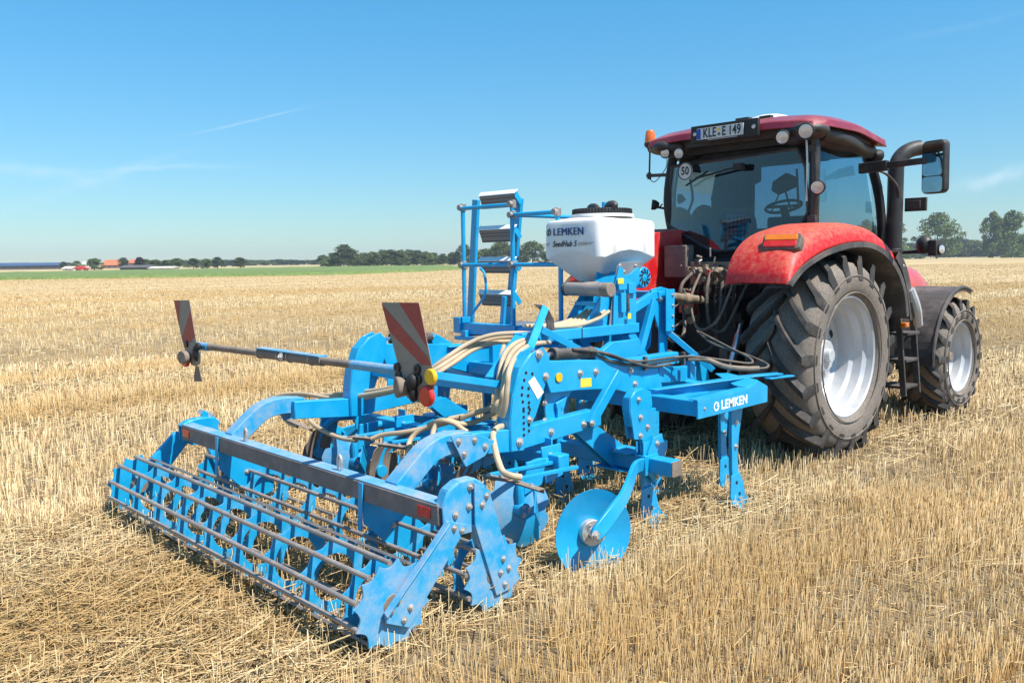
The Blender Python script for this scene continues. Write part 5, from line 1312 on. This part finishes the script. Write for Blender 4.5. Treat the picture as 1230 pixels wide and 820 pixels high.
g = MB(); g.tube([(.965, -2.16, 1.08), (1.02, -2.0, 1.065), (1.14, -1.90, 1.01), (1.24, -1.79, .992), (1.31, -1.70, .99)], .020, 10); part(g, 'hose_sleeve', 'hosegrey', K, 0)
for (x, y, z) in ((.955, -2.66, 1.09), (.96, -2.2, 1.085)):
    g = MB(); g.box(x-.012, x+.018, y-.012, y+.012, z-.05, z+.05); part(g, 'hose_clip', 'cylinder', K, .003)

# ---------------- headstock
for s in (-1, 1):
    X = s*.30
    g = MB(); g.beam(V(X+s*.03, *yz(785, 360, .33)), V(X+s*.03, *yz(767, 427, .33)), .05, .065, (0, 1, 0)); h1 = part(g, 'headstock_strut', 'blue', K, .004)
    g = MB(); g.plate(P(X, [(-1.74, 1.58), (-1.60, 1.60), (-1.50, 1.58), (-1.50, 1.20), (-1.52, .80), (-1.62, .80), (-1.62, 1.22), (-1.72, 1.42)]), .016)
    g.plate(P(X+s*.07, [(-1.62, 1.58), (-1.50, 1.58), (-1.50, 1.22), (-1.62, 1.22)]), .012); up = part(g, 'headstock_plate', 'blue', K, .003)
    g = MB(); g.beam(V(X+s*.02, -1.54, 1.22), V(s*.62, -1.28, .88), .06, .05); part(g, 'headstock_brace', 'blue', K, .004)
    bolt(up, (X+s*.012, -1.62, 1.50), (s, 0, 0), .022)
    for k in range(4): bolt(up, (X+s*.080, -1.53, 1.53-.09*k), (s, 0, 0), .009)
    g = MB(); g.plate(P(s*.42, [(-1.40, .98), (-1.22, .98), (-1.15, .72), (-1.22, .60), (-1.42, .66)]), .02); g.plate(P(s*.50, [(-1.40, .98), (-1.22, .98), (-1.15, .72), (-1.22, .60), (-1.42, .66)]), .02); g.box(min(s*.42, s*.5), max(s*.42, s*.5), -1.75, -1.35, .78, .92); part(g, 'hitch_bracket', 'blue', K, .004)
    # arm up to the blower mount
    g = MB(); g.beam(V(X, *yz(759, 371, .3)), V(X, *yz(787, 353, .3)), .05, .075, (0, 1, 0)); part(g, 'headstock_arm', 'blue', K, .004)
g = MB(); g.plate([V(-.22, -1.60, 1.45), V(.22, -1.60, 1.45), V(.22, -1.63, 1.10), V(.12, -1.64, .95), V(-.12, -1.64, .95), V(-.22, -1.63, 1.10)], .014); g.box(-.36, .36, -1.66, -1.56, .86, .96); part(g, 'headstock_cross_plate', 'blue', K, .004)
g = MB(); g.box(-.33, .33, -1.66, -1.52, 1.50, 1.56); part(g, 'headstock_cross_plate', 'blue', K, .004)
# upper longitudinal tubes carrying hopper, platform and hoses
for s in (-1, 1):
    X = s*.30; g = MB(); g.box(X-.05, X+.05, -3.30 if s > 0 else -2.5, -1.95, 1.235, 1.315); part(g, 'top_rail', 'blue', K, .006)
    if s > 0: g = MB(); g.beam((X, -3.28, 1.27), (s*.62, -3.86, 1.05), .07, .08); part(g, 'top_rail_brace', 'blue', K, .006)
    g = MB(); g.beam((X, -2.80 if s > 0 else -2.46, 1.24), (X+s*.1, -2.80 if s > 0 else -2.46, .90), .08, .08); part(g, 'top_rail_post', 'blue', K, .006)
    g = MB(); g.beam((X, -2.05, 1.24), (X, -1.75, .90), .08, .08); part(g, 'top_rail_post', 'blue', K, .006)
g = MB(); g.box(-.25, .25, -2.02, -1.95, 1.24, 1.31); part(g, 'top_rail_crosspiece', 'blue', K, .006)
# cables tie at the rail
g = MB(); g.sweep([V(.352, -2.66, 1.315), V(.352, -2.66, 1.235)], .004, 6); part(g, 'cable_tie', 'black', K, 0)
# small crossed bars with the black curved guard
a = V(.42, *yz(655, 369, .42)); b = V(.62, *yz(636, 420, .62)); g = MB(); g.beam(a, b, .018, .055, (0, 1, 0)); part(g, 'marker_stay', 'blue', K, .002)
a2 = V(.40, *yz(651, 396, .40)); b2 = V(.50, *yz(696, 420, .50)); g = MB(); g.beam(a2, b2, .02, .05, (0, 0, 1)); part(g, 'marker_stay', 'blue', K, .002)
c = [V(.40, *yz(x, y, .40)) for x, y in ((641, 365), (650, 366), (659, 372), (665, 384), (666, 397), (658, 397), (656, 386), (652, 375))]
g = MB(); g.plate(c, .008); part(g, 'curved_guard', 'cylinder', K, .001)

# ---------------- hopper with blower
HX0, HX1, HY0, HY1 = -.375, .265, -2.34, -1.60
def ring_(x0, x1, y0, y1, z, cx, cy=None, m_=4):
    cy = cx if cy is None else cy; pts = []
    for (X, Y, sx, sy, st) in ((x1, y0, -1, 1, -1), (x1, y1, -1, -1, 0), (x0, y1, 1, -1, 1), (x0, y0, 1, 1, 2)):
        for k in range(m_):
            t = PI/2*(st+k/(m_-1)); pts.append(V(X+sx*cx+cx*math.cos(t), Y+sy*cy+cy*math.sin(t), z))
    return pts
def loft(mb, rings, cap=True):
    n = len(rings[0]); vs = [p for r in rings for p in r]; fs = []
    for i in range(len(rings)-1):
        for k in range(n): k2 = (k+1) % n; fs.append((i*n+k, i*n+k2, (i+1)*n+k2, (i+1)*n+k))
    if cap: fs.append(tuple(range(n-1, -1, -1))); fs.append(tuple((len(rings)-1)*n+k for k in range(n)))
    return mb.add(vs, fs)
mx, my = (HX0+HX1)/2, (HY0+HY1)/2
# each wall's lower edge arches up in its middle
def arched(z, zc, inset, cx):
    r = ring_(HX0+inset, HX1-inset, HY0+inset, HY1-inset, z, cx, m_=4); out = []
    n = len(r)
    for k in range(n):
        p, q = r[k], r[(k+1) % n]; out.append(p)
        if (k+1) % 4 == 0:
            for t in (.15, .3, .5, .7, .85):
                w_ = p.lerp(q, t); out.append(V(w_.x, w_.y, z + (zc-z)*math.sin(PI*t)))
    return out
g = MB()
loft(g, [arched(1.62, 1.62, .25, .03), arched(1.66, 1.66, .20, .04), arched(1.845, 1.90, .012, .05), arched(1.858, 1.918, .0, .06), arched(2.13, 2.13, .0, .065), arched(2.158, 2.158, .012, .075), arched(2.175, 2.18, .08, .09), arched(2.195, 2.197, .15, .12)])
hop = part(g, 'seed_hopper', 'white', K, .006, ang=32)
lc = V(mx+.02, my, 0)
g = MB(); g.cyl((lc.x, lc.y, 2.19), (lc.x, lc.y, 2.215), .27, .265, 48); part(g, 'hopper_neck', 'white', hop, .003)
g = MB(); g.cyl((lc.x, lc.y, 2.212), (lc.x, lc.y, 2.262), .250, .245, 60)
for k in range(60):
    a = 2*PI*k/60; g.cyl((lc.x+.249*math.cos(a), lc.y+.249*math.sin(a), 2.213), (lc.x+.249*math.cos(a), lc.y+.249*math.sin(a), 2.258), .006, n=5)
for s in (-1, 1): g.sweep(crom([(lc.x+s*.07, lc.y-s*.03, 2.268), (lc.x+s*.13, lc.y-s*.06, 2.285), (lc.x+s*.20, lc.y-s*.09, 2.285), (lc.x+s*.235, lc.y-s*.10, 2.265)], 3), [.02, .026, .03, .032, .035, .035, .035, .032, .028, .02], 10)
part(g, 'hopper_lid', 'dark', hop, .002)
e = V(0, HY0-.0058, 0)
for k, dx in enumerate((-.0026, 0, .0026)): lettering('maker_lettering', 'LEMKEN', .088, V(-.08+dx, e.y-.0003*k, 2.067), (1, 0, -.0), (0, 0, 1), M['inkblue'], hop, .0006, 0, 0, 1.0)
g = MB(); q = V(-.30, HY0-.0055, 2.067); g.lathe([(0, .018), (.001, .018), (.001, .026), (0, .026)], q, (0, -1, 0), 24, True); g.beam(q+V(-.012, -.001, -.03), q+V(.010, -.001, .035), .002, .006); part(g, 'maker_emblem', 'inkblack', hop, 0)
lettering('model_lettering', 'SeedHub 5', .068, V(-.125, e.y, 1.968), (1, 0, 0), (0, 0, 1), M['inkblack'], hop, .0008, .0008, .3, .84)
for (x0, x1, z) in ((-.365, -.285, 1.975), (-.365, -.300, 1.965), (-.365, -.315, 1.955), (.03, .20, 1.975), (.03, .17, 1.965), (.03, .13, 1.955)):
    g = MB(); g.box(x0, x1, HY0-.0066, HY0-.0045, z-.0012, z+.0012); part(g, 'decor_line', 'inkblack', hop, 0)
# metering cylinder below
a, b = at(682, 347, Y=-2.42), at(725, 345.5, Y=-2.42); b.z = a.z
g = MB(); g.cyl(a, b, .054, n=28); mc = part(g, 'metering_housing', 'bar', K, .004)
g = MB(); g.cyl(b, b+V(.08, 0, 0), .057, n=28); part(g, 'motor_cap', 'mud', mc, .006); g = MB(); g.cyl(a-V(.03, 0, 0), a, .058, n=28); part(g, 'end_cap', 'cylinder', mc, .006)
g = MB(); g.box(-.10, .14, -2.36, -2.20, 1.58, 1.66); part(g, 'metering_chute', 'mud', mc, .01)
# support : grey notched plate, blue brackets, blower
g = MB(); q = [yz(*p, .32) for p in ((736, 350), (741, 320), (745, 315), (771, 314), (772, 318), (762, 332), (752, 340), (742, 402), (730, 402))]
for s in (1,):
    g = MB(); g.plate(P(.32 if s > 0 else -.42, q), .008); pl_ = part(g, 'hopper_support_plate', 'gplate', K, .002)
    if s > 0:
        for (px, py) in ((744, 319), (763, 319), (749, 326)): bolt(pl_, V(.326, *yz(px, py, .32)), (1, 0, 0), .010)
q = [yz(*p, .34) for p in ((744, 320), (748, 322), (750, 331), (757, 329), (765, 321), (768, 322), (768, 340), (764, 345), (764, 395), (736, 400), (738, 345))]
g = MB(); g.plate(P(.12, q), .014); part(g, 'hopper_bracket', 'blue', K, .003); g = MB(); g.plate(P(.335, q), .014); sb = part(g, 'hopper_bracket', 'blue', K, .003)
for (x0, y0, x1, y1) in ((741, 336, 751, 348), (744, 352, 750, 375), (753, 340, 762, 352)):
    g = MB(); A, B = V(.352, *yz(x0, y0, .35)), V(.352, *yz(x1, y1, .35)); g.box(.343, .372, min(A.y, B.y), max(A.y, B.y), min(A.z, B.z), max(A.z, B.z)); part(g, 'bracket_flange', 'blue', sb, .004)
g = MB(); A, B = V(.352, *yz(753, 353, .35)), V(.352, *yz(754, 374, .35)); g.cyl(A, B, .017, n=12); part(g, 'gas_spring', 'cylinder', sb, 0)
for (px, py, w_) in ((745, 337.5, .035), (755.5, 379.5, .020)):
    g = MB(); c = V(.375, *yz(px, py, .37)); g.plate([c+V(0, -w_, -.022), c+V(0, w_, -.022), c+V(0, w_, .022), c+V(0, -w_, .022)], .002); part(g, 'warning_label', 'ylabel', sb, 0)
bc = V(.30, *yz(772, 333, .30))
g = MB(); g.lathe([(-.16, 0), (-.16, .07), (-.10, .09), (0, .09), (.02, .082), (.022, .03), (.03, 0)], bc, (1, 0, 0), 32); bl = part(g, 'blower', 'blue', K, .003, ang=30)
for k in range(10):
    a = 2*PI*k/10; g = MB(); g.beam(bc+V(.0235, .034*math.cos(a), .034*math.sin(a)), bc+V(.0235, .072*math.cos(a+.4), .072*math.sin(a+.4)), .012, .006, (1, 0, 0)); part(g, 'blower_slot', 'black', bl, 0)
# navy tray and frame under the hopper, outlets of the seed hoses
xt = at(690, 372, Y=-2.4).x
g = MB(); g.plate([V(xt, -2.36, 1.30), V(.28, -2.36, 1.30), V(.28, -2.20, 1.60), V(xt, -2.20, 1.60)], .01); g.plate(P(xt-.01, [(-2.55, 1.28), (-2.0, 1.28), (-2.0, 1.62), (-2.26, 1.62)]), .012); g.plate(P(.29, [(-2.62, 1.28), (-2.0, 1.28), (-2.0, 1.62), (-2.30, 1.62)]), .012)
g.box(xt, .29, -2.40, -2.34, 1.47, 1.50); part(g, 'hopper_frame', 'blue', K, .003)

# ---------------- loading platform and folded steps
PL = empty('loading_platform', (-1.2, -2.2, 1.2), None, None, None, K)
YF = -2.20
YL = YF+.26
def up(px, py, Y=YF): return at(px, py, Y=Y)
A0, A1 = up(556, 254), up(554.5, 400); B0, B1 = up(617, 246), up(613.5, 398)
Cx = up(677, 250)
xa, xb, xc = A0.x, B0.x, Cx.x-.02
zt, zm, zb = 2.345, 1.80, 1.19
YB = YF+.32
g = MB()
def post(x, y, z0, z1): g = MB(); g.cyl((x, y, z0), (x, y, z1), .021, n=14); return part(g, 'guard_post', 'blue', PL, 0)
post(xa, YF, zb, zt); post(xb, YF-.02, zb, zt+.03); post(xc, YF-.02, zb, zm); post(xc, YF+.55, zb, zt)
def rail(a, b): g = MB(); g.cyl(a, b, .019, n=14); part(g, 'guard_rail', 'blue', PL, 0)
rail(V(xa, YF-.03, zt-.01), V(xb, YF-.03, zt-.01)); rail(V(xa, YF-.03, zm), V(xc, YF-.03, zm)); rail(V(xb, YF-.02, zt-.10), V(xb+.56, YF-.02, zt-.10)); rail(V(xb, YF, zt-.10), V(xb, YF+.9, zt-.10)); rail(V(xb+.56, YF-.02, zt-.10), V(xb+.56, YF-.02, zt-.17))
for (x, y, z) in ((xa, YF, zt), (xa, YF, zm), (xb, YF-.01, zt-.005), (xb, YF-.01, zt-.10), (xb, YF-.01, zm), (xb+.56, YF-.02, zt-.10)):
    g = MB(); g.cyl((x, y, z-.035), (x, y, z+.035), .030, n=14); g.cyl((x, y-.02, z), (x+.0, y-.055, z), .028, n=12); part(g, 'rail_clamp', 'bar', PL, .003)
# stiles
for (p0, p1) in (((572, 240), (565, 392)), ((624, 238), (611, 392))):
    a, b = up(*p0, YL+.04), up(*p1, YL+.04); g = MB(); g.beam(a, b, .030, .085, (1, 0, 0)) if False else g.beam(a, b, .085, .035, (0, 1, 0)); part(g, 'ladder_stile', 'blue', PL, .004)
steel_perf, ntp, pp = newmat('perforated_step')
tcp = N(ntp, 'ShaderNodeTexCoord'); vo = N(ntp, 'ShaderNodeTexVoronoi', Scale=42., Randomness=0.); ntp.links.new(tcp.outputs['Object'], vo.inputs['Vector'])
ntp.links.new(mixc(ntp, ramp(ntp, vo.outputs['Distance'], .28, .4), (.02, .02, .022), (.20, .21, .23)), pp.inputs['Base Color']); pp.inputs['Roughness'].default_value = .5; pp.inputs['Metallic'].default_value = .3
for (yt, yb, x0, x1) in ((232.5, 247, 577, 629), (273, 286, 576.5, 626), (310, 320, 576.5, 625), (349, 364, 576.5, 624)):
    a, b = up(x0, yt, YL-.09), up(x1, yt+2.5, YL-.09); z = a.z; d = up(x0, yb, YL+.02).z; a.z = b.z = z
    b.x = a.x+.475
    g = MB(); g.plate([V(a.x, YL-.075, z+.008), V(b.x+.03, YL-.075, z+.008), V(b.x+.03, YL-.125, z-.030), V(a.x, YL-.125, z-.030)], .008)
    st = part(g, 'step', 'label', PL, .002)
    g = MB(); g.plate([V(a.x, YL-.10, z-.032), V(b.x, YL-.10, z-.032), V(b.x-.03, YL-.03, z-.145), V(a.x-.03, YL-.03, z-.145)], .008); part(g, 'step_tread', steel_perf, st, 0)
    for xx in (a.x-.005, b.x+.005): g = MB(); g.plate(P(xx, [(YL-.095, z), (YL-.07, z), (YL+.01, z-.10), (YL-.03, z-.13), (YL-.095, z-.05)]), .008); part(g, 'step_cheek', 'blue', st, .002)
    bolt(st, (a.x-.01, YL-.07, z-.0), (-.6, -1, 0), .012)
g = MB(); g.tube([up(577, 322), up(582, 330), up(583, 352), up(572, 370), up(566, 378)], .013, 8); part(g, 'fold_handle', 'blue', PL, 0)
g = MB(); g.box(xa-.06, xb+.05, YF-.05, YF+.05, 1.145, 1.25); g.box(xb, xc+.04, YF-.03, YF+.05, 1.16, 1.24); g.box(xa-.08, xa+.02, YF-.08, YF+.06, 1.15, 1.30); part(g, 'platform_sill', 'blue', PL, .006)
g = MB(); g.box(xa, xc, YF+.05, YF+.75, 1.19, 1.22); part(g, 'platform_floor', steel_perf, PL, .002)
g = MB(); g.box(xa+.05, xa+.12, YF-.1, YF+.8, 1.12, 1.18); g.box(xc-.1, xc-.03, YF-.1, YF+.8, 1.10, 1.19); g.box(xa-.02, .3, YF-.12, YF-.06, 1.09, 1.125); g.box(-.9, -.3, YF+.1, YF+.2, 1.1, 1.18); part(g, 'platform_bearer', 'blue', PL, .005)
a, b = up(607, 350), up(604, 392); g = MB(); g.beam(up(606, 356, YF+.1), up(603, 394, YF+.1), .05, .03, (0, 1, 0)); part(g, 'sill_bracket', 'blue', PL, .004)

# ---------------- warning boards and lamps on their telescopic boom
XLs, XRs = -1.47, 1.30; YS = -4.97
bz = lambda x: 1.250 + (x-XLs)*.010
g = MB(); g.cyl((XLs+.08, YS+.02, bz(XLs)), (XRs-.08, YS+.02, bz(XRs)), .0235, n=16); boom = part(g, 'lamp_boom', 'mud', K, 0)
g = MB(); a, b = at(309, 425, Y=YS), at(385, 436, Y=YS); g.cyl(V(a.x, YS+.02, bz(a.x)), V(b.x, YS+.02, bz(b.x)), .031, n=18); part(g, 'boom_sleeve', 'mud', boom, .003)
g = MB(); g.box(a.x, b.x, YS-.012, YS+.052, bz(0)+.026, bz(0)+.034); part(g, 'sleeve_rib', 'blue_dusty', boom, 0)
for (px) in (310, 334, 346, 372):
    x = at(px, 430, Y=YS).x; g = MB(); g.cyl((x-.006, YS+.02, bz(x)), (x+.006, YS+.02, bz(x)), .037, n=18); part(g, 'sleeve_collar', 'bar', boom, 0)
bolt(boom, (at(340, 430, Y=YS).x, YS-.012, bz(0)), (0, -1, 0), .018)
g = MB(); x0 = at(420, 440, Y=YS).x; g.cyl((x0, YS+.02, bz(x0)), (XRs-.08, YS+.02, bz(x0)+.004), .0265, n=16); part(g, 'boom_end', 'blue_dusty', boom, 0); g = MB(); g.cyl((XLs+.05, YS+.02, bz(XLs)), (XLs+.30, YS+.02, bz(XLs)), .028, n=16); part(g, 'boom_end', 'blue_dusty', boom, 0)
for X in (.62, 1.12):
    g = MB(); g.beam((X, YS+.02, bz(X)), (X*.72, -3.76, 1.02), .05, .045); part(g, 'boom_stay', 'blue', K, .004)
signm, nts2, ps2 = None, None, None
def board(X, s, top_l, top_r, bot_l, bot_r, nm):
    """sheet given by its four corners in the plane of the boom; diagonal red stripes"""
    Yp = YS-.035
    TL, TR, BL, BR = [V(p.x, Yp, p.z) for p in (top_l, top_r, bot_l, bot_r)]
    g = MB(); g.plate([TL, TR, BR, BL], .003); bd = part(g, 'warning_board', 'signw', K, .001)
    Q = lambda u, v: (TL.lerp(TR, u)).lerp(BL.lerp(BR, u), v) + V(0, -.0025, 0)
    if s > 0: bands = ([(.48, 0), (1, 0), (1, .74)], [(0, .03), (.0, .48), (.72, 1.0), (.97, 1.0), (.92, .86)])
    else: bands = ([(.02, 0), (.40, 0), (.0, .62)], [(1., .22), (1, .82), (.62, 1.0), (.04, 1.0), (.02, .93)])
    for b_ in bands:
        g = MB(); g.plate([Q(*t) for t in b_], .001); part(g, 'red_stripe', 'signr', bd, 0)
    return bd
def lamp_plate(pts, par_name='lamp_plate'):
    g = MB(); g.plate(pts, .004); return part(g, par_name, 'signw', K, .001)
# right board
f = lambda px, py: at(px, py, Y=YS-.035)
bd = board(1, 1, f(458.5, 363), f(503.5, 363.5), f(477.5, 435), f(519, 439), 'r')
Yp = YS-.035
lp = lamp_plate([f(477.5, 435), f(519, 439), f(524, 455), f(519, 478), f(511, 486), f(490, 478), f(480, 460)])
for (px, py) in ((478.5, 441), (502.5, 443), (480, 450.5), (504, 455)):
    c = f(px, py); g = MB(); g.lathe([(0, .026), (.012, .024), (.014, .012), (.008, .008), (.008, 0)], c+V(0, -.003, 0), (0, -1, 0), 20); part(g, 'rubber_plug', 'dark', lp, 0)
c = f(521, 452); g = MB(); g.cyl(c+V(0, -.005, 0), c+V(0, -.03, 0), .040, n=28); part(g, 'yellow_reflector', 'yellow', lp, .006)
c = f(516.5, 475); g = MB(); g.cyl(c+V(0, -.005, 0), c+V(0, -.035, 0), .053, n=28); part(g, 'rear_lamp', 'redref', lp, .010)
c = f(489.5, 464); g = MB(); g.cyl(c+V(-.0, -.01, 0), c+V(-.02, -.06, 0), .046, .056, 28); part(g, 'front_lamp', 'mud', lp, .008)
c = f(499, 458); g = MB(); g.ell(c+V(.0, -.02, 0), .035, .03, .045); g.ell(c+V(.0, -.015, -.06), .025, .025, .045); part(g, 'lamp_bracket', 'black', lp, 0)
# left board
bd = board(-1, -1, f(209, 360.5), f(227.5, 360.5), f(219, 409.5), f(236, 412), 'l')
lp = lamp_plate([f(219, 409.5), f(236, 412), f(241, 425), f(241, 436), f(236, 440), f(230, 438), f(224, 425)])
c = f(227, 432); g = MB(); g.cyl(c+V(0, -.01, 0), c+V(0, -.04, 0), .05, n=24); part(g, 'rear_lamp', 'redref', lp, .008)
c = f(230, 428); g = MB(); g.cyl(c+V(0, -.04, 0), c+V(.01, -.08, 0), .046, .05, 24); part(g, 'front_lamp', 'mud', lp, .008)
c = f(236, 424); g = MB(); g.ell(c, .035, .03, .06); g.ell(c+V(.03, 0, .05), .03, .02, .03); part(g, 'lamp_bracket', 'black', lp, 0)
g = MB(); g.plate([f(235, 440), f(239, 440), f(242.5, 458), f(233.5, 458), f(233, 452)], .004); part(g, 'rubber_flap', 'mud', lp, 0)
c = f(225, 413); g = MB(); g.lathe([(0, .026), (.012, .024), (.014, 0)], c+V(0, -.003, 0), (0, -1, 0), 20); part(g, 'rubber_plug', 'dark', lp, 0)

# ---------------- tan seed hoses
def hose(pts, r=.0175, mt='tan'):
    P_ = [at(p[0], p[1], Y=p[2]) for p in pts]; g = MB(); g.sweep(crom(P_, 6), r, 10); return part(g, 'seed_hose', mt, K, 0)
hose([(700, 388, -2.5), (680, 396, -2.7), (655, 402, -2.9), (620, 404, -3.1), (590, 407, -3.25), (565, 416, -3.4), (540, 433, -3.6), (515, 448, -3.75), (480, 463, -3.8), (440, 470, -3.85), (400, 474, -3.9), (365, 475, -3.95), (345, 481, -4.0), (338, 492, -4.05), (345, 506, -4.1), (358, 512, -4.1)])
hose([(705, 390, -2.5), (680, 399, -2.7), (655, 406, -2.9), (620, 409, -3.1), (592, 412, -3.25), (567, 421, -3.4), (543, 437, -3.6), (518, 452, -3.75), (482, 467, -3.8), (445, 476, -3.85), (410, 482, -3.9), (382, 484, -3.95), (371, 492, -4.0), (373, 506, -4.05), (390, 518, -4.1), (410, 526, -4.1), (428, 529, -4.1)])
hose([(700, 392, -2.55), (660, 401, -2.9), (620, 400, -3.15), (588, 403, -3.3), (560, 414, -3.45), (530, 434, -3.65), (490, 462, -3.8), (440, 474, -3.9), (400, 478, -3.95), (365, 473, -4.0), (340, 474, -4.05), (325, 480, -4.1), (318, 487, -4.15)])
hose([(650, 406, -3.0), (624, 410, -3.35), (607, 424, -3.65), (601, 445, -3.85), (598, 465, -3.95), (596, 482, -4.0), (592, 494, -4.0)])
hose([(655, 409, -3.0), (631, 412, -3.35), (614, 425, -3.7), (607, 446, -3.95), (604, 468, -4.05), (602, 485, -4.05), (598, 496, -4.05)])
hose([(660, 411, -3.0), (638, 414, -3.4), (621, 426, -3.75), (612, 444, -4.05), (609, 466, -4.1), (607, 487, -4.1), (603, 500, -4.1)])
hose([(608, 406, -3.0), (604, 420, -3.3), (602, 430, -3.5), (606, 444, -3.6), (603, 462, -3.65), (600, 480, -3.7), (592, 488, -3.8), (570, 496, -3.9), (545, 505, -3.95), (515, 513, -4.0), (485, 519, -4.1), (460, 522, -4.15), (446, 527, -4.2)])
hose([(598, 488, -3.75), (580, 493, -3.85), (560, 499, -3.9), (535, 504, -4.0), (515, 512, -4.05), (500, 520, -4.1), (492, 530, -4.15), (491, 542, -4.2), (496, 549, -4.2)])
hose([(600, 492, -3.75), (575, 505, -3.85), (555, 509, -3.95), (538, 505, -4.05), (526, 508, -4.1), (520, 520, -4.15), (522, 532, -4.2), (529, 540, -4.2)])
hose([(596, 516, -3.9), (575, 521, -3.95), (560, 518, -4.0), (545, 508, -4.05), (530, 505, -4.1), (515, 510, -4.1)])
hose([(606, 511, -3.98), (597, 514, -4.06), (592, 522, -4.14), (594, 536, -4.22), (598, 552, -4.28), (604, 566, -4.30), (614, 571, -4.3), (626, 573, -4.25)], .019)
for (px, py, Y) in ((590, 406, -3.22), (560, 420, -3.42), (614, 455, -3.55), (603, 463, -3.6), (552, 505, -3.95), (372, 478, -3.95)):
    c = at(px, py, Y=Y); g = MB(); g.lathe([(0, .036), (.006, .036)], c, (1, -.4, 0), 16); g.cyl(c+V(-.003, 0, -.035), c+V(.003, 0, .035), .004, n=6); part(g, 'cable_tie', 'black', K, 0)
# outlets at the tray
for k in range(6):
    x = at(700+5.2*k, 378, Y=-2.40).x; g = MB(); g.sweep(crom([(x, -2.34, 1.43), (x-.02, -2.46, 1.375), (x-.05, -2.66, 1.335), (x-.10, -2.95, 1.335)], 4), .015, 10); part(g, 'seed_hose', 'tan', K, 0)
# baffle bars that hold the hose ends
for (p0, p1, Y) in (((420, 524), (445, 526), -4.15), ((450, 532), (490, 537), -4.2), ((338, 500), (372, 515), -4.12), ((500, 545), (535, 552), -4.2), ((578, 570), (610, 575), -4.28), ((606, 574), (650, 588), -4.26)):
    a, b = at(*p0, Y=Y), at(*p1, Y=Y); g = MB(); g.beam(a, b, .05, .006); g.beam(a+V(0, .025, -.012), b+V(0, .025, -.012), .006, .03); br_ = part(g, 'baffle_bar', 'mud', K, .001)
    bolt(br_, a.lerp(b, .3)+V(0, 0, .003), (0, 0, 1), .012); bolt(br_, a.lerp(b, .75)+V(0, 0, .003), (0, 0, 1), .012)
    g = MB(); g.beam(a.lerp(b, .2)+V(0, .02, 0), V(a.lerp(b, .2).x, -3.70, .56), .03, .02); part(g, 'baffle_stay', 'blue', br_, .002)
# ------------------------------------------------------------------ summer haze over the land
hz = MB(); hz.box(-1490, 1490, -1490, 1490, -1.2, 26)
ho = hz.build('haze', None, None, smooth=False); ho['kind'] = 'stuff'
hm = bpy.data.materials.new('haze'); hm.use_nodes = True; hn = hm.node_tree; hn.nodes.remove(hn.nodes['Principled BSDF'])
pv = N(hn, 'ShaderNodeVolumePrincipled'); pv.inputs['Color'].default_value = (.86, .93, 1, 1); pv.inputs['Density'].default_value = .00034; pv.inputs['Anisotropy'].default_value = .2
hn.links.new(pv.outputs[0], hn.nodes['Material Output'].inputs['Volume']); ho.data.materials.append(hm)
